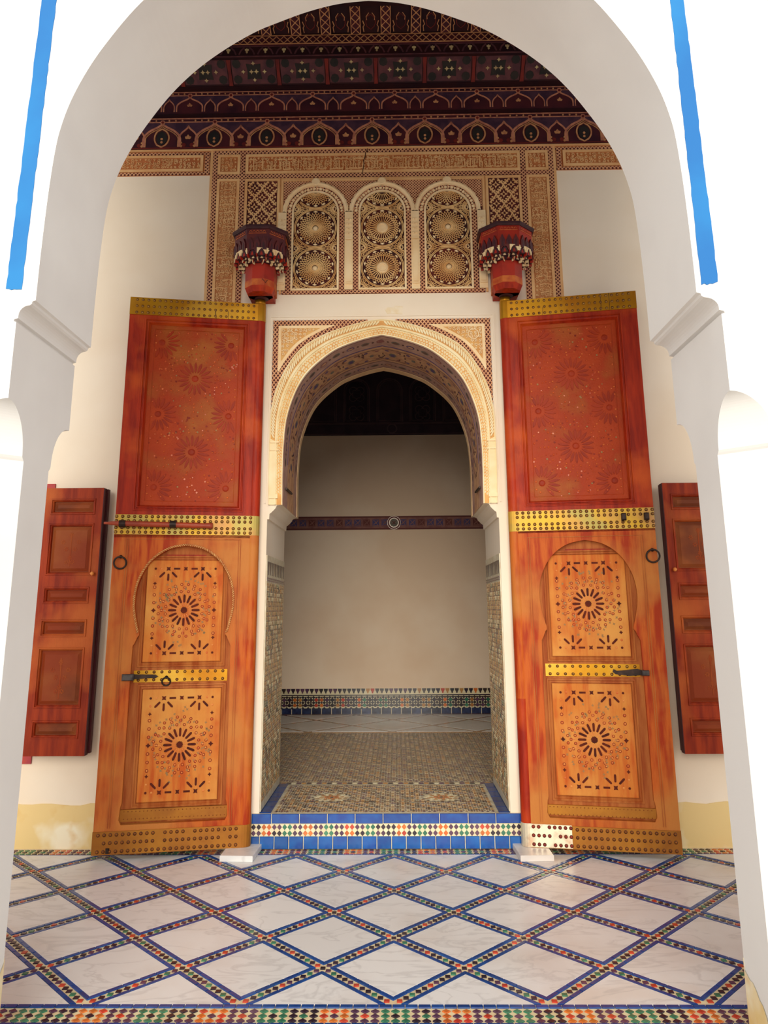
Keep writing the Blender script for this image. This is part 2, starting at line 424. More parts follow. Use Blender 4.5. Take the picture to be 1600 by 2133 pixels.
def lattice(mb, loops, pitch, bw, w0, w1, F, mi=0, angs=(45, -45)):
    """crossing bars clipped to an outline (with holes)"""
    for fam, ang in enumerate(angs):
        w1 -= .0008 * (fam > 0)
        a = math.radians(ang + .013); dx, dy = math.cos(a), math.sin(a); nx, ny = -dy, dx
        pr = [p[0] * nx + p[1] * ny for lp in loops for p in lp]
        k0, k1 = math.ceil(min(pr) / pitch), math.floor(max(pr) / pitch)
        for k in range(k0, k1 + 1):
            c = (k + .1371 * .1) * pitch; hits = []
            for lp in loops:
                for i in range(len(lp)):
                    p, q = lp[i], lp[(i + 1) % len(lp)]
                    d0, d1 = p[0] * nx + p[1] * ny - c, q[0] * nx + q[1] * ny - c
                    if (d0 > 0) != (d1 > 0):
                        t = d0 / (d0 - d1); hits.append((p[0] + (q[0] - p[0]) * t) * dx + (p[1] + (q[1] - p[1]) * t) * dy)
            hits.sort()
            for i in range(0, len(hits) - 1, 2):
                s, e = hits[i], hits[i + 1]
                if e - s < 1e-4: continue
                A = (nx * c + dx * s, ny * c + dy * s); B = (nx * c + dx * e, ny * c + dy * e); h = bw / 2
                vs = [F(A[0] + nx * h, A[1] + ny * h, w0), F(A[0] + nx * h, A[1] + ny * h, w1), F(A[0] - nx * h, A[1] - ny * h, w1), F(A[0] - nx * h, A[1] - ny * h, w0),
                      F(B[0] + nx * h, B[1] + ny * h, w0), F(B[0] + nx * h, B[1] + ny * h, w1), F(B[0] - nx * h, B[1] - ny * h, w1), F(B[0] - nx * h, B[1] - ny * h, w0)]
                mb.add(vs, [(0, 1, 5, 4), (1, 2, 6, 5), (2, 3, 7, 6)], mi)
def spiral(u, v, R, a0, turns=1.25, sg=1, n=11):
    return [(u + R * (1 - .82 * k / (n - 1)) * math.cos(a0 + sg * turns * 2 * PI * k / (n - 1)), v + R * (1 - .82 * k / (n - 1)) * math.sin(a0 + sg * turns * 2 * PI * k / (n - 1))) for k in range(n)]
def scrolls(mb, poly, size, w0, w1, F, mi=0, jit=.3, leaf=True, wd=.26):
    """carved arabesque: scrolls and leaves filling an outline"""
    u0 = min(p[0] for p in poly); u1 = max(p[0] for p in poly); v0 = min(p[1] for p in poly); v1 = max(p[1] for p in poly)
    nu = max(1, round((u1 - u0) / (2 * size))); nv = max(1, round((v1 - v0) / (2 * size)))
    for i in range(nu):
        for j in range(nv):
            cu = u0 + (i + .5) * (u1 - u0) / nu + random.uniform(-jit, jit) * size
            cv = v0 + (j + .5) * (v1 - v0) / nv + random.uniform(-jit, jit) * size
            R = size * random.uniform(.72, .98)
            if not all(inside((cu + R * math.cos(a), cv + R * math.sin(a)), poly) for a in (0, PI / 2, PI, 3 * PI / 2)):
                R *= .5
                if not all(inside((cu + R * math.cos(a), cv + R * math.sin(a)), poly) for a in (0, PI / 2, PI, 3 * PI / 2)): continue
            sg = random.choice((-1, 1)); a0 = random.uniform(0, 6.28)
            ribbon(mb, spiral(cu, cv, R, a0, sg=sg, n=9), size * wd, w0, w1, F, mi)
            if leaf:
                for q in range(2):
                    a = random.uniform(0, 6.28)
                    pp = petal(cu, cv, a, R * .75, R * 1.35, size * .4, 3)
                    if all(inside(x, poly) for x in pp): prism(mb, pp, w0, w1, F, mi)
def oct_tile(cx, cy, r): return ngon(cx, cy, r, 8, PI / 8)
def zellige(mb, u0, u1, v0, v1, p, F, h, pal, skip=None, mis=None):
    """star-and-cross mosaic: pal = colour chooser(i, j, kind) -> material index"""
    nu, nv = max(1, round((u1 - u0) / p)), max(1, round((v1 - v0) / p))
    pu, pv = (u1 - u0) / nu, (v1 - v0) / nv
    for i in range(nu):
        for j in range(nv):
            cu, cv = u0 + (i + .5) * pu, v0 + (j + .5) * pv
            if skip and skip(cu, cv): continue
            fan(mb, cu, cv, star(cu, cv, .4 * p, 4, .62), 0, h, F, pal(i, j, 0))
            prism(mb, ngon(u0 + i * pu, v0 + j * pv, .2 * p, 4), 0, h, F, pal(i, j, 1)) if i and j else None
            if i: prism(mb, [(u0 + i * pu, cv - .24 * p), (u0 + i * pu + .1 * p, cv), (u0 + i * pu, cv + .24 * p), (u0 + i * pu - .1 * p, cv)], 0, h, F, pal(i, j, 2))
            if j: prism(mb, [(cu - .24 * p, v0 + j * pv), (cu, v0 + j * pv - .1 * p), (cu + .24 * p, v0 + j * pv), (cu, v0 + j * pv + .1 * p)], 0, h, F, pal(i, j, 2))

# ================================================================== STRUCTURE
def mirror(tab, x0): return [(x0 - d, z) for d, z in tab] + [(x0 + d, z) for d, z in tab[::-1]][1:]

# ---- doorway arch outlines in the entrance wall (half widths about XC)
XC = -0.0145
IN_H = crm([(.732, 2.29), (.735, 2.5), (.733, 2.72), (.712, 2.95), (.64, 3.17), (.545, 3.315), (.39, 3.45), (.27, 3.512), (.12, 3.562), (0, 3.588)], 6)
OUT_H = crm([(.832, 2.29), (.838, 2.55), (.838, 2.8), (.831, 3.0), (.777, 3.222), (.64, 3.456), (.463, 3.582), (.275, 3.654), (.105, 3.699), (0, 3.712)], 6)
INNER = mirror(IN_H, XC); OUTER = mirror(OUT_H, XC)
NA = 96
INr, OUTr = resample(INNER, NA), resample(OUTER, NA)
def arch_pt(t, r):
    x = t * NA; i = min(int(x), NA - 1); k = x - i
    a = [INr[i][c] + (INr[i + 1][c] - INr[i][c]) * k for c in (0, 1)]; b = [OUTr[i][c] + (OUTr[i + 1][c] - OUTr[i][c]) * k for c in (0, 1)]
    return (a[0] + (b[0] - a[0]) * r, a[1] + (b[1] - a[1]) * r)

# ---- entrance wall with the doorway notch and two windows
wb = MB()
imp = [(.84, 2.185), (.826, 2.187), (.824, 2.225), (.808, 2.238), (.784, 2.262), (.772, 2.285), (.75, 2.292)]
notch = [(XC - .84, -0.02)] + [(XC - d, z) for d, z in imp] + INNER + [(XC + d, z) for d, z in imp[::-1]] + [(XC + .84, -0.02)]
outline = [(-6.2, -.02)] + notch + [(6.2, -.02), (6.2, 6.6), (-6.2, 6.6)]
WINL = rect(-3.55, -2.47, .57, 2.42); WINR = rect(2.45, 3.55, .57, 2.42)
slab(wb, outline, [WINL, WINR], -.892, 0, WALL(0))
wall_back = wb.build('wall_back', 'plaster_warm')

# worn yellow limewash dado at the foot of the entrance wall
for nm, x0, x1 in (('baseboard_left', -4.9, -.94), ('baseboard_right', .94, 4.9)):
    m = MB(); n = 60; top = [(x0 + (x1 - x0) * i / n, .275 + .006 * math.sin(i * 1.3) + random.uniform(-.005, .005)) for i in range(n + 1)]
    slab(m, [(x0, .001), (x1, .001)] + top[::-1], [], 0.0, .006, WALL(0))
    m.build(nm, 'lime_yellow')

# ---- gallery arch in front
XLo, XRo, XLa, XRa = -1.372, 1.322, -1.305, 1.236
YB, YF = -2.25, -2.80
AH = crm([(1.27, 2.72), (1.268, 2.94), (1.262, 3.178), (1.252, 3.36), (1.238, 3.47), (1.205, 3.6), (1.148, 3.742), (1.076, 3.875), (.97, 4.035), (.852, 4.168), (.718, 4.281), (.575, 4.376), (.467, 4.428), (.306, 4.494), (.15, 4.537), (0, 4.553)], 5)
XA = (XLa + XRa) / 2; kA = (XRa - XLa) / 2 / 1.27
arch = [(XA - d * kA, z) for d, z in AH] + [(XA + d * kA, z) for d, z in AH[::-1]][1:]
cy = [(0, 2.72), (.012, 2.716), (.014, 2.706), (.022, 2.70)] + [(.022 + .040 * math.sin(a), 2.700 - .042 * (1 - math.cos(a))) for a in [i * PI / 2 / 6 for i in range(1, 7)]] + [(.062, 2.648), (.076, 2.644), (.078, 2.636), (.0675, 2.632)]
cyL = [(XLa + (XLo - XLa) * p[0] / .0675, p[1]) for p in cy]; cyR = [(XRa + (XRo - XRa) * p[0] / .0675, p[1]) for p in cy]
XO = 2.5
mf = MB()
poly = [(-XO, 2.33), (XLo, 2.33)] + cyL[::-1][:-1] + arch + cyR[1:] + [(XRo, 2.33), (XO, 2.33), (XO, 6.5), (-XO, 6.5)]
slab(mf, poly, [], 2.25, 2.80, WALL(0))
def pier(xi, s):
    lv = [(-.02, .165), (2.118, .165), (2.126, .157), (2.135, .15)]
    lv += [(2.135 + 0.195 * math.sin(PI / 2 * k / 22), .15 * math.cos(PI / 2 * k / 22)) for k in range(1, 23)]
    loops = []
    for z, c in lv:
        c = max(c, .0005)
        q = [(xi, YB - c, z), (xi, YF + c, z), (xi + s * c, YF, z), (s * XO, YF, z), (s * XO, YB, z), (xi + s * c, YB, z)]
        loops.append(q)
    loft(mf, loops, cap1=False)
pier(XLo, -1); pier(XRo, 1)
wall_front = mf.build('wall_front', 'pier')
# yellow limewash left on the foot of the piers
for xi, s in ((XLo, -1), (XRo, 1)):
    m = MB(); e = .0025
    lv = [(0.001, 0), (.12, 0)]
    c = .165
    def quadstrip(a, b, n=10):
        vs = []; fs = []
        for i in range(n + 1):
            t = i / n; x = a[0] + (b[0] - a[0]) * t; y = a[1] + (b[1] - a[1]) * t
            h = .25 + .05 * math.sin(7 * x + 11 * y) + random.uniform(-.02, .02) - (.12 * max(0, (-2.40 - y)) / .3)
            vs += [(x, y, .001), (x, y, h)]
        for i in range(n): fs.append((2 * i, 2 * i + 2, 2 * i + 3, 2 * i + 1))
        m.add(vs, fs)
    quadstrip((xi - s * e, YF + c), (xi - s * e, YB - c)); quadstrip((xi - s * e, YB - c - .002), (xi + s * c, YB + e))
    m.build('limewash_patch', 'lime_yellow', wall_front)
# the two bands of blue paint on its face
for pts in ([(-1.406, 4.122), (-1.343, 4.121), (-1.364, 2.765), (-1.424, 2.769)], [(1.249, 4.068), (1.306, 4.067), (1.322, 2.762), (1.258, 2.75)]):
    a, b, c, d = pts; kz = (5.6 - a[1]) / (a[1] - d[1]); n = 90
    A = (a[0] + (a[0] - d[0]) * kz, 5.6); B = (b[0] + (b[0] - c[0]) * kz, 5.6)
    Lp = [(A[0] + (d[0] - A[0]) * i / n + random.uniform(-.0018, .0018), A[1] + (d[1] - A[1]) * i / n) for i in range(n + 1)]
    Rp = [(B[0] + (c[0] - B[0]) * i / n + random.uniform(-.0018, .0018), B[1] + (c[1] - B[1]) * i / n) for i in range(n + 1)]
    bt = [(d[0] + (c[0] - d[0]) * k / 6, d[1] + (c[1] - d[1]) * k / 6 + random.uniform(-.006, .004)) for k in range(1, 6)]
    m = MB(); slab(m, Lp + bt + Rp[::-1], [], 0, .003, WALL(YF), back=False)
    m.build('blue_stripe', 'blue_paint', wall_front)

# ---- ceiling boards over the gallery and the painted cornice steps against the entrance wall
m = MB(); box(m, -5, 5, -2.25, -.58, 6.02, 6.2); box(m, -5, 5, -.6, 0, 6.05, 6.2)
ceiling = m.build('ceiling', 'cedar_deep')
trim_cor = structure('trim_1', (0, 0, 5.19))
F0 = lambda F: (lambda u, v, w: (F(u, v, w)[0], F(u, v, w)[1], F(u, v, w)[2] - 5.19))
HX = 2.6
def board(nm, y, z0, z1, mt, th=.03):
    m = MB(); box(m, -4.9, 4.9, y, y + th, z0 - 5.19, z1 - 5.19); m.build(nm, mt, trim_cor)
# band A
FA = F0(WALL(-.03)); board('lower_frieze_board', -.03, 5.193, 5.476, 'cedar')
FB = F0(WALL(-.07)); board('upper_frieze_board', -.07, 5.484, 5.685, 'cedar', .07)
m = MB(); box(m, -4.9, 4.9, -.069, 0, 5.474 - 5.19, 5.486 - 5.19); m.build('moulding', 'cedar_deep', trim_cor)
def ogee(hw, h, base, n=7, tip=.25):
    p = [(-hw, base), (-hw, base + h * .34), (-hw * .9, base + h * .52), (-hw * .62, base + h * .70), (-hw * .28, base + h * .83), (-hw * .09, base + h * .92), (0, base + h)]
    p = crm(p, 3); return p + [(-a, b) for a, b in p[::-1]][1:]
def shared(nm, me, xs, parent, z=0, lab=None):
    for x in xs:
        o = bpy.data.objects.new(nm, me); o.parent = parent; o.location = (x, 0, z); COL.objects.link(o)
        if lab: o['label'] = lab
# repeated painted arches of band A (one motif, centred on x = 0)
za = 5.193
m = MB()
for pts, wd in ((ogee(.150, .215, za + .012), .017),):
    ribbon(m, pts, wd, 0, .004, FA, 0); ribbon(m, off(pts, -.018), .006, 0, .004, FA, 1)
for sx in (-1, 1):
    pts = ogee(.078, .19, za + .012); ribbon(m, [(p[0] + sx * .2135, p[1]) for p in pts], .013, 0, .0035, FA, 0)
    for q in range(3): prism(m, ngon(sx * (.118 + .0), za + .02 + .028 * q, .008, 6), 0, .005, FA, 1) if False else None
    prism(m, ngon(sx * .160, za + .02, .011, 6), 0, .006, FA, 1); prism(m, ngon(sx * .160, za + .05, .009, 6), 0, .006, FA, 1)
ribbon(m, petal(0, za + .012, PI / 2, 0, .165, .118, 8), .012, 0, .004, FA, 1, closed=True); prism(m, petal(0, za + .028, PI / 2, 0, .13, .09, 6), 0, .003, FA, 2)
for q in (.055, .085): prism(m, ngon(0, za + q, .011, 6), 0, .006, FA, 1)
for sx in (-1, 1):
    for a, r in ((PI / 2, .038), (PI / 2 + .9, .032), (PI / 2 - .9, .032)):
        prism(m, petal(sx * .2135, za + .085, a, 0, r, .022, 3), 0, .005, FA, 1)
    prism(m, ngon(sx * .180, za + .03, .018, 7), 0, .003, FA, 3); prism(m, ngon(sx * .245, za + .03, .018, 7), 0, .003, FA, 3)
prism(m, ngon(0, za + .236, .022, 6), 0, .004, FA, 0); prism(m, ngon(0, za + .236, .012, 6), 0, .006, FA, 3)
for k in (-3, -2, -1, 1, 2, 3): prism(m, ngon(k * .0535, za + .253, .008, 5), 0, .004, FA, 1)
# dark blue ground left above the arches
me = m.mesh('painted_arch', ['cedar_tan', 'cedar_gold', 'cedar_green', 'cedar_red'])
xsA = [.345 + .4273 * k for k in range(-7, 6)]
shared('painted_arch', me, xsA, trim_cor)
m = MB()
for v in (za + .238, za + .270): fbox(m, -4.9, 4.9, v - .004, v + .004, 0, .004, FA, 0)
fbox(m, -4.9, 4.9, za - .0, za + .008, 0, .003, FA, 1)
m.build('painted_line', ['cedar_tan', 'cedar_red'], trim_cor)
# blue grounds between the arches of band A and band B
def grounds(F, x0, pitch, hw, hs, z, top, hA, hB, nm):
    m = MB()
    big = ogee(hw, hA, z); small = [(p[0] + pitch / 2, p[1]) for p in ogee(hs, hB, z)]
    half = [p for p in big if p[0] >= 0]; sm = [p for p in small if p[0] <= pitch / 2]
    pol = [(0, top)] + half + sm + [(pitch / 2, top)]
    slab(m, pol[::-1], [], 0, .0015, F, 0, back=False)
    slab(m, [(-p[0], p[1]) for p in pol], [], 0, .0015, F, 0, back=False)
    return m.mesh(nm, ['cedar_blue'])
shared('painted_ground', grounds(FA, 0, .4273, .150, .078, za + .012, za + .236, .215, .19, 'painted_ground'), xsA, trim_cor)
# band B
zb = 5.487
m = MB()
ribbon(m, ogee(.105, .135, zb + .01), .011, 0, .004, FB, 0)
for sx in (-.5, .5): ribbon(m, [(p[0] + sx * .334, p[1]) for p in ogee(.043, .115, zb + .01)], .009, 0, .0035, FB, 0)
for a, r in ((PI / 2, .03), (PI / 2 + 1.1, .024), (PI / 2 - 1.1, .024)): prism(m, petal(0, zb + .062, a, 0, r, .018, 3), 0, .004, FB, 1)
prism(m, ngon(0, zb + .158, .022, 6), 0, .004, FB, 0); prism(m, ngon(0, zb + .156, .012, 6), 0, .006, FB, 2)
for k in (-3, -2, -1, 1, 2, 3): prism(m, ngon(k * .0477, zb + .175, .007, 5), 0, .004, FB, 1)
xsB = [.103 + .334 * k for k in range(-8, 8)]
shared('painted_arch', m.mesh('painted_arch_small', ['cedar_tan', 'cedar_gold', 'cedar_red']), xsB, trim_cor)
shared('painted_ground', grounds(FB, 0, .334, .105, .043, zb + .01, zb + .156, .135, .115, 'painted_ground_small'), xsB, trim_cor)
m = MB()
for v in (zb + .16, zb + .19): fbox(m, -4.9, 4.9, v - .003, v + .003, 0, .004, FB, 0)
m.build('painted_line', 'cedar_tan', trim_cor)
# band C: sloping soffit boards with painted star panels
PC0, PC1 = (-.13, 5.69), (-.30, 5.815)
lc = math.hypot(PC1[0] - PC0[0], PC1[1] - PC0[1]); ec = ((PC1[0] - PC0[0]) / lc, (PC1[1] - PC0[1]) / lc); ncn = (-ec[1], ec[0])
def FC(u, v, w_): return (u, PC0[0] + ec[0] * v + ncn[0] * w_, PC0[1] + ec[1] * v + ncn[1] * w_ - 5.19)
m = MB()
vs = [(-4.9, -.0, 5.684), (4.9, -.0, 5.684), (4.9, PC0[0], 5.684), (-4.9, PC0[0], 5.684), (-4.9, PC0[0], PC0[1]), (4.9, PC0[0], PC0[1]), (4.9, PC1[0], PC1[1]), (-4.9, PC1[0], PC1[1])]
m.add([(a, b, c - 5.19) for a, b, c in vs], [(0, 1, 2, 3), (3, 2, 5, 4), (4, 5, 6, 7)])
m.build('soffit_board', 'cedar_deep', trim_cor)
fw = -1 if ncn[1] > 0 else 1
m = MB(); W1, W2 = fw * .003, fw * .006
fbox(m, -.176, .176, .012, lc - .012, 0, W1, FC, 0)
for sx in (-1, 1):
    for sv in (.22, .78):
        prism(m, ngon(sx * .135, lc * sv, .034, 8), 0, W2, FC, 1)
fan(m, 0, lc / 2, star(0, lc / 2, .082, 4, .62, PI / 4), 0, W2, FC, 1)
for du, dv, r in ((.085, 0, .017), (-.085, 0, .017), (0, .062, .017), (0, -.062, .017), (.02, 0, .019), (-.02, 0, .019)):
    fan(m, du, lc / 2 + dv, star(du, lc / 2 + dv, r, 4, .45), 0, fw * .009, FC, 2)
xsC = [.15 + .3905 * k for k in range(-7, 7)]
shared('painted_star_panel', m.mesh('painted_star_panel', ['cedar_brown', 'cedar_green', 'cedar_pale']), xsC, trim_cor)
m = MB(); prism(m, [(-.016, .0), (.016, 0), (.011, lc * .5), (.018, lc), (-.018, lc), (-.011, lc * .5)], 0, fw * .008, FC, 0)
shared('painted_strip', m.mesh('painted_strip', ['cedar_red']), [x + .195 for x in xsC], trim_cor)
# band D: narrow board with flowers
zd = 5.793; board('flower_board', -.33, zd, zd + .098, 'cedar_deep', .03); FD = F0(WALL(-.33))
m = MB(); vs = [(-4.9, -.30, 5.815), (4.9, -.30, 5.815), (4.9, -.33, zd), (-4.9, -.33, zd)]; m.add([(a, b, c - 5.19) for a, b, c in vs], [(0, 1, 2, 3)]); m.build('moulding', 'cedar_deep', trim_cor)
m = MB()
for a, r in ((PI / 2, .024), (PI / 2 + .7, .024), (PI / 2 - .7, .024), (-PI / 2, .02)): prism(m, petal(0, zd + .052, a, 0, r, .016, 3), 0, .005, FD, 0)
for sx in (-1, 1): ribbon(m, [(sx * .02, zd + .085), (sx * .045, zd + .06), (sx * .062, zd + .02)], .012, 0, .003, FD, 1)
shared('painted_flower', m.mesh('painted_flower', ['cedar_pale', 'cedar_brown']), [.112 + .1465 * k for k in range(-16, 16)], trim_cor)
m = MB()
for v in (zd + .004, zd + .094): fbox(m, -4.9, 4.9, v - .004, v + .004, 0, .006, FD, 0)
m.build('painted_line', 'cedar_brown', trim_cor)
# band E: lozenge fillet and the inclined coffers above
ze = 5.885; board('lozenge_board', -.35, ze, ze + .085, 'cedar', .03); FE = F0(WALL(-.35))
m = MB(); vs = [(-4.9, -.33, zd + .098), (4.9, -.33, zd + .098), (4.9, -.35, ze), (-4.9, -.35, ze)]; m.add([(a, b, c - 5.19) for a, b, c in vs], [(0, 1, 2, 3)]); m.build('moulding', 'cedar_deep', trim_cor)
m = MB()
ribbon(m, [(-.0575, ze + .012), (0, ze + .072), (.0575, ze + .012)], .007, 0, .004, FE, 0); ribbon(m, [(-.0575, ze + .072), (0, ze + .012), (.0575, ze + .072)], .007, 0, .004, FE, 0)
shared('painted_lozenge', m.mesh('painted_lozenge', ['cedar_gold']), [.038 + .115 * k for k in range(-18, 18)], trim_cor)
m = MB()
for v in (ze + .006, ze + .08): fbox(m, -4.9, 4.9, v - .003, v + .003, 0, .005, FE, 0)
m.build('painted_line', 'cedar_gold', trim_cor)
P0, P1 = (-.355, 5.975), (-.60, 6.06)
le = math.hypot(P1[0] - P0[0], P1[1] - P0[1]); ee = ((P1[0] - P0[0]) / le, (P1[1] - P0[1]) / le); nn = (-ee[1], ee[0])
fe = -1 if nn[1] > 0 else 1
def FG(u, v, w_): return (u, P0[0] + ee[0] * v + nn[0] * w_ * fe, P0[1] + ee[1] * v + nn[1] * w_ * fe - 5.19)
m = MB(); m.add([FG(-4.9, 0, 0), FG(4.9, 0, 0), FG(4.9, le, 0), FG(-4.9, le, 0)], [(0, 1, 2, 3)]); m.build('coffer_board', 'cedar_deep', trim_cor)
m = MB()
fbox(m, -.04, .04, 0, le, 0, .012, FG, 0)
for s in (-1, 1): fbox(m, s * .036 - .003, s * .036 + .003, 0, le, .012, .016, FG, 1)
for k in range(4):
    v0 = le * k / 4; v1 = le * (k + 1) / 4
    ribbon(m, [(-.033, v0), (.033, v1)], .006, .012, .015, FG, 1); ribbon(m, [(.033, v0), (-.033, v1)], .006, .012, .015, FG, 1)
# cartouche on one side
for s in (-1, 1):
    ribbon(m, [(.1175 + s * .055, .01), (.1175 + s * .06, .05), (.1175 + s * .05, .065), (.1175 + s * .062, .10)], .006, 0, .004, FG, 1)
    ribbon(m, [(.1175 + s * .012, le * .62), (.1175 + s * .034, le * .5), (.1175 + s * .03, le * .40)], .005, 0, .004, FG, 1)
ribbon(m, petal(.1175, .03, PI / 2, 0, .12, .075, 5), .005, 0, .003, FG, 2, closed=True)
shared('coffer_rib', m.mesh('coffer_rib', ['cedar', 'cedar_gold', 'cedar_red']), [.038 + .235 * k for k in range(-9, 10)], trim_cor)

# ---- inner room
m = MB(); box(m, -6, 6, 4.978, 5.3, 0, 6.0); wall_far = m.build('wall_far', 'plaster_room')
m = MB(); box(m, -6.2, -6, .6, 5.3, 0, 6.0); m.build('wall_left', 'plaster_room')
m = MB(); box(m, 6, 6.2, .6, 5.3, 0, 6.0); m.build('wall_right', 'plaster_room')
m = MB(); box(m, -6.2, 6.2, .6, 5.3, 6.0, 6.2); m.build('ceiling', 'room_dark')

# ================================================================== FLOORS
m = MB(); box(m, -5, 5, -2.215, .2, -.06, -.004); floor = m.build('floor', 'grout')
m = MB(); box(m, -14, 14, -14, -2.215, -.06, -.0015); m.build('floor', 'paving')
XG, YG, PX, PY = .0505, -2.05, .3125, .3185
FF = FLOOR(0)
ds, dl = .0415, .0
# marble slabs
full = MB(); kk = 1 - .0425 / (PX * PY / math.hypot(PX, PY))
prism(full, [(PX * kk, 0), (0, PY * kk), (-PX * kk, 0), (0, -PY * kk)], -.004, .0, FF, 0, ch=.0015); me_full = full.mesh('marble_slab', ['marble'])
h1 = MB(); prism(h1, [(-PX * kk, -.006), (PX * kk, -.006), (PX * kk, 0), (0, PY * kk), (-PX * kk, 0)], -.004, 0, FF, 0, ch=.0015); me_lo = h1.mesh('marble_slab_half', ['marble'])
h2 = MB(); prism(h2, [(-PX * kk, .006), (-PX * kk, 0), (0, -PY * kk), (PX * kk, 0), (PX * kk, .006)], -.004, 0, FF, 0, ch=.0015); me_hi = h2.mesh('marble_slab_half', ['marble'])
for j in range(0, 7):
    for i in range(-9, 10):
        if (i + j) % 2 == 0: continue       # strips cross where i + j is even, slabs sit between
        me = me_lo if j == 0 else me_hi if j == 6 else me_full
        o = bpy.data.objects.new('marble_slab', me); o.parent = floor; o.location = (XG + PX * i, YG + PY * j, 0); COL.objects.link(o)
# mosaic strips between the slabs: blue edging pieces and square tesserae set cornerwise
CAM = (0.0787, -5.5612)
TS = .0222; TP = math.hypot(PX, PY) / 12
tm = MB(); prism(tm, [(-TS / 2, -TS / 2), (TS / 2, -TS / 2), (TS / 2, TS / 2), (-TS / 2, TS / 2)], -.004, 0.0006, FF, 0, ch=.001)
seq = ['g_red', 'g_black', 'g_green', 'g_black', 'g_black', 'g_red', 'g_purple', 'g_black', 'g_black', 'g_green', 'g_purple']
tess = []; blue = []
elen = math.hypot(PX, PY)
for j in range(0, 6):
    for i in range(-9, 10):
        for sx in (-1, 1):
            if (i + j) % 2: continue
            ax, ay = XG + PX * i, YG + PY * j
            dx, dy = sx * PX / elen, PY / elen; nx, ny = -dy, dx
            for k, cname in enumerate(seq):
                t = (k + 1) * elen / 12
                x, y = ax + dx * t, ay + dy * t
                if y < -2.047 or y > -.147: continue
                tess.append((x, y, cname if random.random() > .08 else random.choice(seq)))
            s0 = .045; n = 5; lb = (elen - 2 * s0 + .028) / n
            for sd in (-1, 1):
                a0 = s0 - .014 if True else s0
                for k in range(n):
                    c0 = a0 + k * lb + .0018; c1 = a0 + (k + 1) * lb - .0018
                    q = [(c0, .0225), (c1, .0225), (c1, .0405), (c0, .0405)]
                    # mitre the end pieces
                    if k == 0: q = [(.0225 + .0005, .0225), (c1, .0225), (c1, .0405), (.0405 + .001, .0405)]
                    if k == n - 1: q = [(c0, .0225), (elen - .0235, .0225), (elen - .0415, .0405), (c0, .0405)]
                    blue.append([(ax + dx * a + nx * sd * b, ay + dy * a + ny * sd * b) for a, b in q])
for j in range(0, 7):
    for i in range(-9, 10):
        if (i + j) % 2 == 0 and 0 < j < 6: tess.append((XG + PX * i, YG + PY * j, 'g_black'))
def near(p): return math.hypot(p[0] - CAM[0], p[1] - CAM[1])
vis = lambda x: -2.3 < x < 2.2
tess.sort(key=lambda t: near(t) + (0 if vis(t[0]) else 9))
tmesh = {}
for cn in set(seq): mm = tm.mesh('mosaic_tessera', [cn]); tmesh[cn] = mm
for x, y, cn in tess[:300]:
    o = bpy.data.objects.new('mosaic_tessera', tmesh[cn]); o.parent = floor; o.location = (x, y, 0); o.rotation_euler = (0, 0, random.uniform(-.06, .06)); COL.objects.link(o)
rest = MB(); names = list(dict.fromkeys(seq))
for x, y, cn in tess[300:]:
    h = TS / 2; prism(rest, [(x - h, y - h), (x + h, y - h), (x + h, y + h), (x - h, y + h)], -.004, .0006, FF, names.index(cn))
rest.build('mosaic_tessera_rest', names, floor, kind='stuff')
def cen(q): return (sum(p[0] for p in q) / 4, sum(p[1] for p in q) / 4)
blue = [q for q in blue if -2.052 < min(p[1] for p in q) and max(p[1] for p in q) < -.135]
blue.sort(key=lambda q: near(cen(q)) + (0 if vis(cen(q)[0]) else 9))
for q in blue[:300]:
    m = MB(); prism(m, q, -.004, .0008, FF, 0, ch=.001); m.build('blue_tile', 'g_blue', floor)
rest = MB()
for q in blue[300:]: prism(rest, q, -.004, .0008, FF, 0)
rest.build('blue_tile_rest', 'g_blue', floor, kind='stuff')
# front and back borders: rows of tesserae standing on their corners
blk = [('g_green', 'g_black'), ('g_black', 'g_green'), ('g_orange', 'g_black'), ('g_purple', 'g_red')]
def colour(ci, r):
    b = blk[(ci // 3) % 4]; c = b[1] if (ci % 3 == 1 and r == 1) else b[0]
    if c == 'g_orange' and random.random() < .35: c = 'g_red'
    if c == 'g_black' and random.random() < .3: c = 'g_purple'
    return c
bt = []
for ci in range(-66, 66):
    for r in range(3):
        x, y = .02 + ci * .04, -2.105 - .0365 * r
        bt.append((x, y, colour(ci, r)))
bm = MB(); prism(bm, [(-.0172, 0), (0, -.0158), (.0172, 0), (0, .0158)], -.004, .0006, FF, 0, ch=.001)
bnames = ['g_green', 'g_black', 'g_orange', 'g_purple', 'g_red']
bmesh_ = {c: bm.mesh('border_tessera', [c]) for c in bnames}
bt.sort(key=lambda t: near(t))
for x, y, c in bt[:300]:
    o = bpy.data.objects.new('border_tessera', bmesh_[c]); o.parent = floor; o.location = (x, y, 0); o.rotation_euler = (0, 0, random.uniform(-.08, .08)); COL.objects.link(o)
rest = MB()
for x, y, c in bt[300:]: prism(rest, [(x - .0172, y), (x, y - .0158), (x + .0172, y), (x, y + .0158)], -.004, .0006, FF, bnames.index(c))
for ci in range(-66, 66):
    for r in range(3):
        x, y = .02 + ci * .04, -.034 - .0365 * r
        prism(rest, [(x - .0165, y), (x, y - .0155), (x + .0165, y), (x, y + .0155)], -.004, .0006, FF, bnames.index(colour(ci + 1, r)))
rest.build('border_tessera_rest', bnames, floor, kind='stuff')
eb = MB(); prism(eb, rect(-.0245, .0245, -.0115, .0115), -.004, .0008, FF, 0, ch=.001); me_eb = eb.mesh('edging_tile', ['g_blue'])
for yy in (-2.067, -2.208):
    for k in range(-40, 40):
        o = bpy.data.objects.new('edging_tile', me_eb); o.parent = floor; o.location = (.02 + k * .052, yy, 0); COL.objects.link(o)
m = MB()
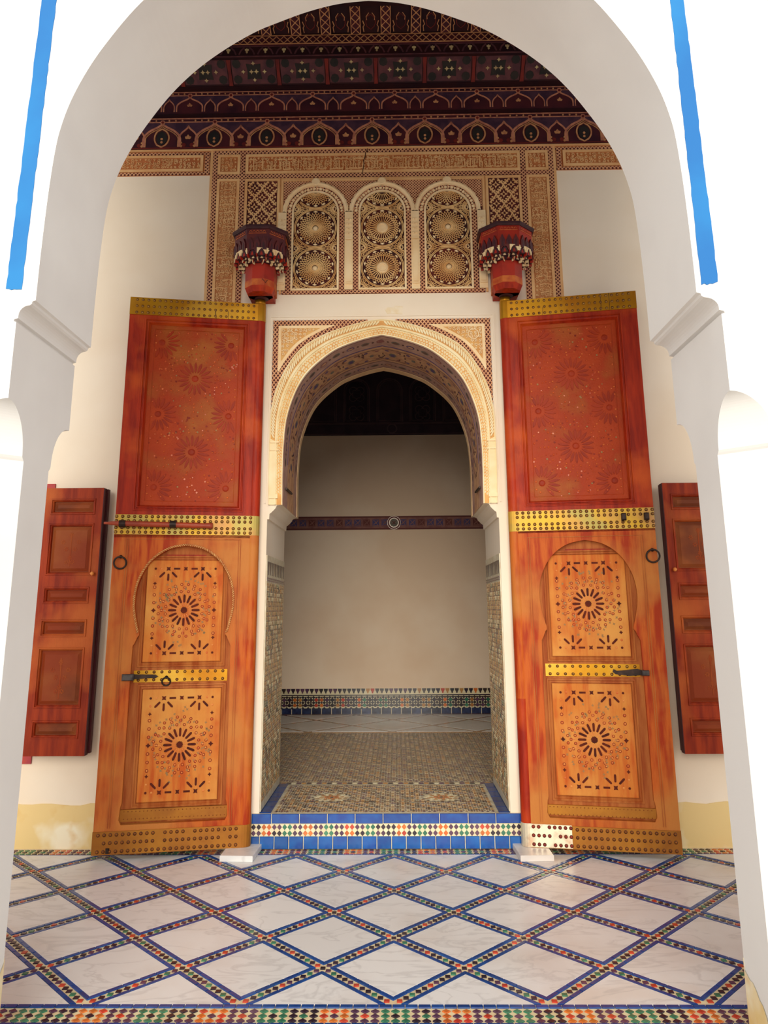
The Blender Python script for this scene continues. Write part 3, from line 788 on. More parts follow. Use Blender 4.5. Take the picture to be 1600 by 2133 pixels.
for k in range(-60, 60): prism(m, rect(.02 + k * .052 - .0245, .02 + k * .052 + .0245, -.139, -.128), -.004, .0008, FF, 0)
m.build('edging_tile_rest', 'g_blue', floor, kind='stuff')

# ---- doorstep of glazed tiles
step = thing('doorstep', 'blue glazed tile doorstep with chequered mosaic band under the doorway', 'doorstep', (0, -.01, 0))
FS = lambda u, v, w_: (u, -w_, v)
m = MB(); box(m, -.902, .907, -.008, .009, .001, .2155); box(m, -.852, .823, .009, .33, .001, .2); m.build('core', 'grout_pale', step)
xs = [-.902, -.767, -.581, -.395, -.21, -.024, .164, .352, .541, .725, .907]
for a, b in zip(xs[:-1], xs[1:]):
    m = MB(); fbox(m, a + .003, b - .003, .157 + random.uniform(-.001, .002), .2165, .006, .0165 + random.uniform(-.001, .001), FS, 0, ch=.003); m.build('riser_tile', 'g_royal', step)
xs = [-.902, -.844] + [-.844 + .0973 * k for k in range(1, 18)] + [.907]
for a, b in zip(xs[:-1], xs[1:]):
    m = MB(); fbox(m, a + .003, b - .003, .003, .078, .006, .0165 + random.uniform(-.001, .001), FS, 0, ch=.003); m.build('square_tile', 'g_cobalt', step)
cols = [('g_black', 'g_purple'), ('g_orange', 'g_red'), ('g_purple', 'g_black'), ('g_green', 'g_green'), ('g_purple', 'g_purple'), ('g_orange', 'g_orange'), ('g_purple', 'g_purple'), ('g_green', 'g_green'), ('g_purple', 'g_purple'), ('g_red', 'g_orange'), ('g_purple', 'g_black'), ('g_green', 'g_green'), ('g_black', 'g_purple')]
tt = MB(); prism(tt, [(-.016, 0), (0, -.0185), (.016, 0), (0, .0185)], .006, .0145, FS, 0, ch=.0015)
tms = {c: tt.mesh('lozenge_tile', [c]) for c in ('g_black', 'g_purple', 'g_orange', 'g_red', 'g_green')}
for k in range(52):
    for r in range(2):
        o = bpy.data.objects.new('lozenge_tile', tms[cols[(k // 2) % 13][r if random.random() > .15 else 0]]); o.parent = step
        o.location = (-.885 + k * .0345, 0, .136 - .038 * r); COL.objects.link(o)
m = MB(); fbox(m, -.9, .905, .08, .155, .0, .0115, FS, 0); m.build('cream_band', 'g_cream', step)

# ---- threshold and room floor
m = MB(); box(m, -.9, .87, .33, .9, .0, .211); box(m, -.84 + XC, .84 + XC, 0.005, .34, .206, .211); box(m, -6.1, 6.1, .89, 5.2, .0, .211)
fl2 = m.build('floor', 'grout_pale')
FT = FLOOR(.211)
ros = [(-.405, .46), (.39, .46)]
def zp(cset, pitch=.5, pu=.043, ou=0.0):
    """colours follow rings round a lattice of star centres"""
    def f(i, j, k):
        u, v = (i + .5) * pu + ou, (j + .5) * pu
        a = (u / pitch) % 1 - .5; b = (v / pitch) % 1 - .5
        R = int((math.hypot(a, b) * pitch + .35 * abs(abs(a) - abs(b)) * pitch) / (pu * 1.5)); h = (i * 7 + j * 13) % 11
        q = cset[k]
        return q[(R + (h % 2 if k != 2 else h)) % len(q)]
    return f
ZM = ['g_dark', 'g_green', 'g_ochre', 'g_orange', 'g_purple', 'g_cream', 'g_black', 'g_tan']
pal = zp([[0, 2, 6, 7, 4, 2], [0, 6, 4], [5, 0, 7, 2, 5]], .8, .036)
m = MB()
zellige(m, -.765, .735, .04, .86, .036, FT, .0012, pal, skip=lambda u, v: any(math.hypot(u - a, v - b) < .145 for a, b in ros))
for a, b in ros:
    prism(m, ngon(a, b, .014, 8), 0, .0015, FT, 6)
    for k in range(16):
        an = 2 * PI * k / 16
        prism(m, petal(a, b, an, .018, .058, .017, 3), 0, .0015, FT, 3 if k % 2 else 2)
        prism(m, petal(a, b, an + PI / 16, .055, .095, .026, 3), 0, .0015, FT, 5 if k % 2 else 2)
        prism(m, petal(a, b, an, .09, .128, .028, 3), 0, .0015, FT, 5 if k % 3 else 7)
        prism(m, ngon(a + .138 * math.cos(an), b + .138 * math.sin(an), .012, 4), 0, .0015, FT, 0)
m.build('threshold_mosaic', ZM, fl2, kind='stuff')
for sx in (-1, 1):
    for k in range(6):
        a = .02 + k * .145; mm = MB(); x0 = XC + sx * .838; x1 = XC + sx * .765
        fbox(mm, min(x0, x1), max(x0, x1), a, a + .14, 0, .006, FT, 0, ch=.002); mm.build('edge_tile', 'g_blue', fl2)
m = MB()
pal2 = zp([[7, 4, 2, 0, 7, 4], [0, 4, 6], [7, 5, 2, 7, 4]], .62, .045)
zellige(m, -2.4, 2.4, .96, 3.42, .045, FT, .0012, pal2)
m.build('room_mosaic', ZM, fl2, kind='stuff')
m = MB()
for k in range(-60, 60): prism(m, rect(k * .04 + .002, k * .04 + .036, .90, .945), 0, .003, FT, (0, 5, 4, 2)[k % 4])
m.build('room_mosaic_edge', ZM, fl2, kind='stuff')
k2 = .90
sm_ = MB(); prism(sm_, [(.47 * k2, 0), (0, .47 * k2), (-.47 * k2, 0), (0, -.47 * k2)], 0, .006, FLOOR(0), 0, ch=.002); me2 = sm_.mesh('marble_slab', ['marble'])
for j in range(0, 4):
    for i in range(-9, 10):
        if (i + j) % 2 == 0: continue
        cy_ = 3.43 + .47 * j + .03
        if j == 0:
            hm = MB(); prism(hm, [(-.47 * k2, .012), (.47 * k2, .012), (0, .47 * k2)], 0, .006, FLOOR(0), 0, ch=.002); me = hm.mesh('marble_slab', ['marble'])
        elif j == 3:
            hm = MB(); prism(hm, [(-.47 * k2, -.012), (0, -.47 * k2), (.47 * k2, -.012)], 0, .006, FLOOR(0), 0, ch=.002); me = hm.mesh('marble_slab', ['marble'])
        else: me = me2
        o = bpy.data.objects.new('marble_slab', me); o.parent = fl2; o.location = (.02 + .47 * i, cy_, .211); COL.objects.link(o)
m = MB(); prism(m, rect(-6, 6, 3.43, 4.97), 0, .003, FT, 0); m.build('strip_mosaic', 'g_ochre', fl2, kind='stuff')

# ================================================================== DOORWAY DECORATION
# zellige panels on the jambs
for sx in (-1, 1):
    xw = XC + sx * .84
    FJ = (lambda xw, sx: (lambda u, v, w_: (xw - sx * w_, u, v)))(xw, sx)
    jm = structure('trim_2' if sx < 0 else 'trim_3')
    m = MB(); fbox(m, .012, .872, .222, 1.93, 0.0005, .007, FJ, 0); m.build('mortar_bed', 'grout_pale', jm)
    m = MB(); zellige(m, .03, .86, .27, 1.74, .034, FJ, .0085, zp([[7, 2, 0, 5, 7, 2], [0, 7, 4], [5, 7, 2, 7, 1]], .42, .034))
    m.build('jamb_mosaic', ZM, jm, kind='stuff')
    m = MB()
    for k in range(10):
        u = .03 + .083 * k
        prism(m, [(u + .012, 1.885), (u + .07, 1.885), (u + .056, 1.85), (u + .046, 1.79), (u + .036, 1.79), (u + .026, 1.85)], 0, .0105, FJ, 0)
    for v in (1.752, 1.768): fbox(m, .015, .87, v - .005, v + .003, 0, .011, FJ, 1)
    m.build('merlon_frieze', ['g_dark', 'g_purple'], jm, kind='stuff')

# carved surround of the doorway arch
sur = structure('trim_4', (0, 0, 2.29))
FW0 = lambda u, v, w_: (u, -w_, v - 2.29)
def FAR(t, r, w_):
    p = arch_pt(t, r); return (p[0], -w_, p[1] - 2.29)
def aband(m, r0, r1, w0, w1, mi, t0=0, t1=1, n=NA):
    vs = []; fs = []
    for i in range(n + 1):
        t = t0 + (t1 - t0) * i / n
        vs += [FAR(t, r0, w0), FAR(t, r0, w1), FAR(t, r1, w1), FAR(t, r1, w0)]
    for i in range(n):
        a, b = 4 * i, 4 * i + 4
        fs += [(a, a + 1, b + 1, b), (a + 1, a + 2, b + 2, b + 1), (a + 2, a + 3, b + 3, b + 2)]
    m.add(vs, fs, mi)
    m.add(vs[:4] + vs[-4:], [(0, 1, 2, 3), (4, 7, 6, 5)], mi)
m = MB(); aband(m, 0.0, .5, 0, .010, 0); m.build('inner_archivolt', 'stucco_pale', sur)
m = MB(); aband(m, .07, .41, .010, .0105, 0); m.build('inner_ground', 'stucco_tan', sur)
m = MB(); aband(m, .5, 1.0, 0, .016, 0); aband(m, .47, .55, 0, .022, 0); aband(m, .94, .995, 0, .022, 0); m.build('outer_archivolt', 'stucco_pale', sur)
m = MB(); aband(m, .60, .90, .016, .0165, 0, .13, .87); m.build('outer_ground', 'stucco_tan', sur)
# rope leaves on the outer band, florets on the inner band
m = MB(); n = 116
for k in range(n):
    t = .135 + .73 * (k + .5) / n; s = 1 if t < .5 else -1
    if abs(t - .5) < .007: continue
    dt = .0032 * s
    q = [(t - dt * 1.1, .62), (t - dt * .1, .66), (t + dt * 1.5, .80), (t + dt * 1.5, .89), (t + dt * .2, .84), (t - dt, .72)]
    vs = [FAR(a, b, .016) for a, b in q] + [FAR(a, b, .025) for a, b in q]
    m.add(vs, [tuple(range(6, 12))] + [(i, (i + 1) % 6, 6 + (i + 1) % 6, 6 + i) for i in range(6)])
m.build('rope_carving', 'stucco_pale', sur)
m = MB(); n = 150
for k in range(n):
    t = .02 + .96 * (k + .5) / n
    for rr, sz in ((.15, 1), (.29, 1.1)):
        tt_ = t + random.uniform(-.001, .001) + (.003 if rr > .2 else 0)
        q = [(tt_ + .0026 * sz * math.cos(a), rr + .062 * sz * math.sin(a)) for a in [2 * PI * i / 6 + k for i in range(6)]]
        vs = [FAR(a, b, .0105) for a, b in q] + [FAR(tt_, rr, .018)]
        m.add(vs, [(i, (i + 1) % 6, 6) for i in range(6)])
    q = [(t + .0022 * math.cos(a), .40 + .05 * math.sin(a)) for a in [2 * PI * i / 5 for i in range(5)]]
    vs = [FAR(a, b, .0105) for a, b in q] + [FAR(t, .40, .016)]; m.add(vs, [(i, (i + 1) % 5, 5) for i in range(5)])
m.build('floret_carving', 'stucco_pale', sur)
# plain blocks at the feet of the outer band
for sx in (-1, 1):
    m = MB()
    for v0, v1, w_ in ((2.335, 2.365, .024), (2.69, 2.70, .024), (2.75, 2.76, .024)):
        fbox(m, XC + sx * .80 - .03, XC + sx * .80 + .035, v0, v1, .01, w_, FW0)
    m.build('shaft_ring', 'stucco_cream', sur)
# spandrels: pierced lattice border and carved corner panels
ROUT = resample(OUTER, 140)
xl, xr, zt = -.846, .815, 3.714
def off(poly, d):
    out = []
    for i in range(len(poly)):
        a = poly[max(i - 1, 0)]; b = poly[min(i + 1, len(poly) - 1)]; dx, dy = b[0] - a[0], b[1] - a[1]; l = math.hypot(dx, dy)
        out.append((poly[i][0] - dy / l * d, poly[i][1] + dx / l * d))
    return out
for sx in (-1, 1):
    half = [p for p in ROUT if (p[0] - XC) * sx > .10 and p[1] > 2.98]
    if sx > 0: half = half[::-1]
    # half runs from the springing up to the crown
    xe = xl if sx < 0 else xr
    region = [(xe, half[0][1])] + half + [(half[-1][0], zt), (xe, zt)]
    m = MB(); slab(m, region, [], 0, .003, FW0, 0, back=False); m.build('lattice_ground', 'lattice_back', sur)
    m = MB(); lattice(m, [region], .0225, .0075, .003, .011, FW0, 0, (52, -52)); m.build('lattice_bars', 'lattice_bar', sur, kind='stuff')
    cu = off(half, .038 if sx < 0 else -.038)
    xi = xe - sx * .043; zi = zt - .045
    tri = [p for p in cu if p[1] < zi and (p[0] - xi) * sx < 0]
    panel = [(xi, tri[0][1] if abs(tri[0][0] - xi) < .03 else 3.2)] + tri + [(tri[-1][0], zi), (xi, zi)]
    m = MB(); slab(m, panel, [], .003, .012, FW0, 0); m.build('corner_panel', 'stucco_cream', sur)
    cxp = sum(p[0] for p in [(xi, zi), tri[0], tri[-1]]) / 3; czp = sum(p[1] for p in [(xi, zi), tri[0], tri[-1]]) / 3
    fr_ = .022; tr = off(half, .060 if sx < 0 else -.060)
    tr = [p for p in tr if p[1] < zi - fr_ and (p[0] - xi) * -sx > fr_]
    small = tr + [(tr[-1][0], zi - fr_), (xi - sx * fr_, zi - fr_), (xi - sx * fr_, tr[0][1])]
    m = MB(); slab(m, small, [], .0122, .0128, FW0, 0, back=False); m.build('corner_ground', 'stucco_tan', sur)
    m = MB(); scrolls(m, small, .0155, .0128, .019, FW0, 0, jit=.15, leaf=True, wd=.3)
    ribbon(m, ngon(xi - sx * .088, zi - .085, .04, 10), .006, .0128, .021, FW0, 0, closed=True)
    m.build('corner_carving', 'stucco_cream', sur)
# plain bead framing the doorway panel
m = MB()
for sx, x in ((-1, -.872), (1, .842)): fbox(m, x - .006, x + .006, 2.30, 3.752, 0, .007, FW0)
fbox(m, -.866, .836, 3.740, 3.752, 0, .007, FW0); m.build('frame_bead', 'plaster_warm', sur)
m = MB(); slab(m, [(.03, 3.76), (.145, 3.757), (.15, 3.82), (.09, 3.825), (.08, 3.81), (.03, 3.815), (.01, 3.795)], [], 0, .0025, FW0, 0); m.build('plaster_patch', 'stain', sur)
# painted vault of the doorway
INA = resample(INNER, 120)
def FI(t, y, w_):
    x = t * 120; i = min(int(x), 119); k = x - i
    px_ = INA[i][0] + (INA[i + 1][0] - INA[i][0]) * k; pz = INA[i][1] + (INA[i + 1][1] - INA[i][1]) * k
    dx, dz = INA[i + 1][0] - INA[i][0], INA[i + 1][1] - INA[i][1]; l = math.hypot(dx, dz)
    return (px_ + dz / l * w_, y, pz - dx / l * w_ - 2.29)
vault = structure('trim_5', (0, 0, 2.29))
def sweep(m, y0, y1, w0, w1, mi, t0=0, t1=1, n=120):
    vs = []; fs = []
    for i in range(n + 1):
        t = t0 + (t1 - t0) * i / n; vs += [FI(t, y0, w0), FI(t, y0, w1), FI(t, y1, w1), FI(t, y1, w0)]
    for i in range(n):
        a, b = 4 * i, 4 * i + 4; fs += [(a, a + 1, b + 1, b), (a + 1, a + 2, b + 2, b + 1), (a + 2, a + 3, b + 3, b + 2)]
    m.add(vs, fs, mi)
m = MB(); sweep(m, .006, .235, .0005, .003, 0); m.build('front_band', 'int_base', vault)
m = MB(); sweep(m, .235, .60, .0005, .003, 0); m.build('middle_band', 'int_tan', vault)
m = MB(); sweep(m, .60, .79, .0005, .003, 0); m.build('rear_band', 'int_base', vault)
m = MB(); sweep(m, .79, .889, .0005, .006, 0); m.build('plain_edge', 'int_cream', vault)
m = MB(); sweep(m, .228, .244, .003, .0045, 0, .1, .9); m.build('painted_line', 'int_purple', vault)
m = MB()
for y in (.016, .30, .555, .612, .782): sweep(m, y - .005, y + .005, .003, .004, 0, .1, .9)
m.build('painted_line', 'int_brown', vault)
for x, sg in ((-.7465, 1), (.7175, -1)):
    m = MB(); tube(m, [(x + sg * .012, .10, 2.425 - 2.29), (x + sg * .012, .40, 2.43 - 2.29)], .009, 6); m.build('iron_bar', 'iron', vault, label='short black iron bar')
m = MB()
def ov(t, y, rt, ry, mi, w1, n=8, a0=0): 
    q = [(t + rt * math.cos(a0 + 2 * PI * i / n), y + ry * math.sin(a0 + 2 * PI * i / n)) for i in range(n)]
    m.add([FI(a, b, w1) for a, b in q], [tuple(range(n))], mi)
for (y, ry, pitch, phs) in ((.12, .034, .036, 0), (.70, .028, .036, .018)):
    for k in range(23):
        t = .10 + pitch * k + phs
        if t > .91: break
        c = (3, 1, 3, 4)[k % 4]
        ov(t, y, .0105, ry, c, .0042); ov(t, y, .0075, ry * .55, 0 if k % 2 else 2, .005, 6)
        ov(t + .018, y, .0035, ry * .6, 2, .0042, 4)
for k in range(16):
    t = .105 + .0525 * k
    ov(t, .43, .010, .05, 0 if k % 2 else 3, .0042, 6); ov(t, .43, .006, .03, 3 if k % 2 else 1, .005, 6)
    for q in range(6):
        tt_ = t + .026 + random.uniform(-.009, .009); yy = .43 + random.uniform(-.1, .1)
        ov(tt_, yy, .0024, .028, 2, .0046, 4, random.random())
    for sg in (-1, 1):
        ov(t + .014, .43 + sg * .095, .006, .018, 4, .0045, 5); ov(t - .014, .43 + sg * .095, .006, .018, 1, .0045, 5)
m.build('painted_motifs', ['int_tan', 'int_purple', 'int_brown', 'int_green', 'int_red'], vault)

# ================================================================== CARVED PLASTER PANEL ABOVE THE DOOR
pan = structure('trim_6', (0, 0, 3.78))
FP = lambda u, v, w_: (u, -w_, v - 3.78)
# ground plate: outline leaves the white wall showing under the screens
g = [(-1.392, 3.78), (-1.105, 3.78), (-1.105, 4.44), (-.79, 4.44), (-.79, 3.927), (.79, 3.927), (.79, 4.44), (1.105, 4.44), (1.105, 3.78), (1.392, 3.78), (1.392, 5.192), (-1.392, 5.192)]
m = MB(); slab(m, g, [], 0, .006, FP, 0, back=False); m.build('ground', 'stucco', pan)
def lband(nm, rects, par, F, pitch=.021, bw=.0062, w0=.006, w1=.015):
    m = MB(); b = MB()
    for r in rects:
        fbox(m, *r, w0 - .003, w0 + .0012, F, 0)
        lattice(b, [rect(*r)], pitch, bw, w0 + .001, w1 - .002, F, 0, (45, -45))
    m.build('lattice_ground', 'lattice_back', par); b.build('lattice_bars', 'lattice_bar', par, kind='stuff')
rects = [(-1.37, 1.37, 5.143, 5.178), (-1.332, 1.332, 4.928, 4.964)]
for s in (-1, 1):
    a, b = sorted((s * 1.332, s * 1.37)); rects.append((a, b, 3.78, 5.143))
    a, b = sorted((s * 1.107, s * 1.146)); rects.append((a, b, 3.78, 4.928)); rects.append((a, b, 4.964, 5.143))
lband('border', rects, pan, FP)
def framed(nm, u0, u1, v0, v1, base, fr=.022, wf=.014, par=pan, F=FP, size=.017, ground='stucco_deep', carve='stucco'):
    m = MB(); slab(m, rect(u0, u1, v0, v1), [rect(u0 + fr, u1 - fr, v0 + fr, v1 - fr)], .004, wf, F, 0, back=False); m.build(nm + '_frame', base, par)
    m = MB(); fbox(m, u0 + fr, u1 - fr, v0 + fr, v1 - fr, .004, .0075, F); gr = m.build(nm + '_ground', ground, par)
    m = MB(); q = rect(u0 + fr + .002, u1 - fr - .002, v0 + fr + .002, v1 - fr - .002)
    scrolls(m, q, size, .0075, .0135, F, 0)
    return m
for s in (-1, 1):
    a, b = sorted((s * 1.148, s * 1.33))
    m = framed('corner_square', a, b, 4.966, 5.141, 'stucco', size=.016, ground='stucco_red')
    for du in (-.05, .05):
        for dv in (-.05, .05): dome(m, (a + b) / 2 + du, 5.0535 + dv, .008, .008, .0075, FP)
    dome(m, (a + b) / 2, 5.0535, .009, .009, .0075, FP)
    m.build('corner_square_carving', 'stucco', pan)
    m = framed('vertical_panel', a, b, 3.78, 4.925, 'stucco', size=.019)
    # interlaced lettering strokes
    for k in range(16):
        v = 3.85 + k * .065; u = (a + b) / 2 + random.uniform(-.03, .03)
        ribbon(m, [(u - .045, v), (u + .01, v + .008), (u + .05, v - .004)], .006, .0075, .015, FP, 0)
        if k % 2: ribbon(m, [(u + .03, v - .03), (u + .032, v + .03), (u + .02, v + .045)], .006, .0075, .015, FP, 0)
    m.build('vertical_panel_carving', 'stucco', pan)
m = framed('inscription_panel', -1.104, 1.104, 4.966, 5.141, 'stucco', size=.017, ground='stucco_red')
u = -1.06
while u < 1.06:
    h = random.uniform(.04, .1)
    ribbon(m, [(u, 5.0), (u + random.uniform(-.004, .004), 5.0 + h)], .007, .0075, .0155, FP, 0)
    if random.random() < .5: ribbon(m, [(u, 5.003), (u + .03, 5.0), (u + .055, 5.012)], .007, .0075, .0155, FP, 0)
    if random.random() < .3: ribbon(m, [(u - .02, 5.09), (u + .02, 5.095), (u + .05, 5.085)], .007, .0075, .0155, FP, 0)
    u += random.uniform(.018, .05)
m.build('inscription_carving', 'stucco', pan)
m = MB()
pk = [(-.118, 5.195), (-.121, 5.165), (-.135, 5.14), (-.14, 5.10), (-.152, 5.07), (-.148, 5.04), (-.157, 4.99), (-.165, 4.93)]
ribbon(m, pk, lambda t: .003 + .004 * math.sin(PI * t), .0145, .0165, FP); m.build('crack', 'crack', pan)
# diaper panels of leafy lozenges
for s in (-1, 1):
    a, b = sorted((s * .842, s * 1.083)); v0, v1 = 4.44, 4.90
    m = MB(); slab(m, rect(a - .02, b + .02, v0, v1 + .02), [rect(a, b, v0 + .001, v1)], .004, .016, FP, 0, back=False); m.build('diaper_frame', 'stucco', pan)
    m = MB(); fbox(m, a, b, v0, v1, .004, .0072, FP); m.build('diaper_ground', 'lattice_back', pan)
    m = MB(); cu = (a + b) / 2; hw, hh = .0605, .083
    okp = lambda p: a + .002 <= p[0] <= b - .002 and v0 <= p[1] <= v1 - .002
    for i in range(-3, 4):
        for j in range(-1, 7):
            x, z = cu + i * hw, v1 - .06 - j * hh
            if (i + j) % 2:            # hollow star in the middle of each lozenge
                for an in (0, PI / 2, PI, -PI / 2):
                    q = [(x + .012 * math.cos(an + PI / 4), z + .014 * math.sin(an + PI / 4)), (x + .030 * math.cos(an), z + .034 * math.sin(an)), (x + .012 * math.cos(an - PI / 4), z + .014 * math.sin(an - PI / 4)), (x + .010 * math.cos(an), z + .013 * math.sin(an))]
                    if all(okp(p) for p in q): slab(m, q, [], .007, .015, FP, 0, back=False)
            else:
                for sx in (-1, 1):
                    P = [(x, z), (x + sx * .012, z - hh * .30), (x + sx * hw * .60, z - hh * .66), (x + sx * hw, z - hh)]
                    P = [p for p in resample(P, 9) if okp(p)]
                    if len(P) > 1: ribbon(m, P, .0095, .007, .016, FP, 0)
                    for t in (.3, .52, .74):
                        for sd in (-1, 1):
                            bx, bz = x + sx * hw * t, z - hh * t
                            q = petal(bx, bz, math.atan2(sd * hw, sx * sd * hh) + .5 * sd, .002, .021, .013, 3)
                            if all(okp(p) for p in q): prism(m, q, .007, .014, FP, 0)
    m.build('diaper_carving', 'stucco', pan, kind='stuff')
# outer friezes along the top of the wall
for s in (-1, 1):
    a, b = sorted((s * 1.394, s * 4.9))
    m = MB(); fbox(m, a, b, 4.965, 5.192, 0, .005, FP); m.build('ground', 'stucco_red', pan)
    e0, e1 = (a, b)
    rr = [(a, b, 5.146, 5.17), (a, b, 4.968, 4.992)]
    xi = s * 1.40; q = sorted((xi, xi + s * .036)); rr.append((q[0], q[1], 4.992, 5.146))
    lband('frieze', [(max(-2.6, r[0]), min(2.6, r[1]), r[2], r[3]) for r in rr], pan, FP, w0=.005, w1=.014)
    q = sorted((s * 1.45, s * 2.6))
    m = framed('side_frieze', q[0], q[1], 4.998, 5.142, 'stucco', size=.018, ground='stucco_red', carve='stucco'); m.build('side_frieze_carving', 'stucco', pan)
m = MB(); fbox(m, -4.9, 4.9, 5.178, 5.194, 0, .018, FP); m.build('top_fillet', 'stucco', pan)

# ---- three carved gypsum screens
RX = [-.533, -.005, .513]
zs = 4.617
def arcpts(c, R, z0, n=24): return [(c - R, z0)] + [(c - R * math.cos(PI * k / n), zs + R * math.sin(PI * k / n)) for k in range(n + 1)] + [(c + R, z0)]
spand = MB(); fbox(spand, -.79, .79, 3.927, 4.905, .004, .0072, FP); spand.build('screen_ground', 'lattice_back', pan)
holes = []
m = MB(); out = [(-.79, 4.60), (.79, 4.60), (.79, 4.892), (-.79, 4.892)]
for i, (x0, x1) in enumerate(((-.79, RX[0]), (RX[0], RX[1]), (RX[1], RX[2]), (RX[2], .79))):
    reg = [(x0, 4.892)]
    cs = []
    if i > 0: cs += [(RX[i - 1] + .26 * math.cos(a), zs + .26 * math.sin(a)) for a in [PI / 2 - PI / 2 * k / 12 for k in range(12)]]
    if i < 3: cs += [(RX[i] - .26 * math.cos(a), zs + .26 * math.sin(a)) for a in [0 + PI / 2 * k / 12 for k in range(1, 13)]]
    if i == 0: cs = [(x0, zs + .04)] + [c for c in cs if c[0] > x0]
    if i == 3: cs = [c for c in cs if c[0] < x1] + [(x1, zs + .04)]
    reg += cs + [(x1, 4.892)]
    lattice(m, [reg], .0165, .0055, .007, .013, FP, 0, (45, -45))
lattice(m, [rect(-.788, .788, 3.928, 3.9555)], .0205, .0062, .007, .0145, FP, 0, (45, -45))
m.build('spandrel_lattice', 'lattice_bar', pan, kind='stuff')
m = MB(); fbox(m, -.81, .81, 4.892, 4.908, .004, .018, FP)
for x in (-.81, .795): fbox(m, x, x + .016, 3.93, 4.895, .004, .016, FP)
m.build('screen_frame', 'stucco', pan)
for i in range(4):    # colonnettes between the arches
    x = (-.796, (RX[0] + RX[1]) / 2, (RX[1] + RX[2]) / 2, .778)[i]
    m = MB(); fbox(m, x - .033, x + .033, 3.958, zs, .004, .02, FP, 0)
    fbox(m, x - .02, x + .02, 4.02, 4.37, .02, .027, FP, 0, ch=.003)
    fbox(m, x - .028, x + .028, 4.375, 4.385, .02, .03, FP); fbox(m, x - .028, x + .028, 4.0, 4.01, .02, .03, FP)
    for k in range(4):
        for s in (-1, 1): dome(m, x + s * .014, 4.43 + .04 * k, .013, .011, .02, FP)
    m.build('colonnette', 'stucco_cream', pan)
def weave(m, cx, cz, r0, r1, n, F, w0, w1, mi, turn=2.2, wd=.0042, clip=None, seg=9):
    for sg in (-1, 1):
        for k in range(n):
            a0 = 2 * PI * k / n; pts = []
            for q in range(seg + 1):
                t = q / seg; a = a0 + sg * turn * 2 * PI / n * (t ** .8) ; r = r0 + (r1 - r0) * t
                p = (cx + r * math.cos(a), cz + r * math.sin(a))
                if clip and not clip(p):
                    if len(pts) > 1: ribbon(m, pts, wd, w0, w1, F, mi)
                    pts = []
                else: pts.append(p)
            if len(pts) > 1: ribbon(m, pts, wd, w0, w1, F, mi)
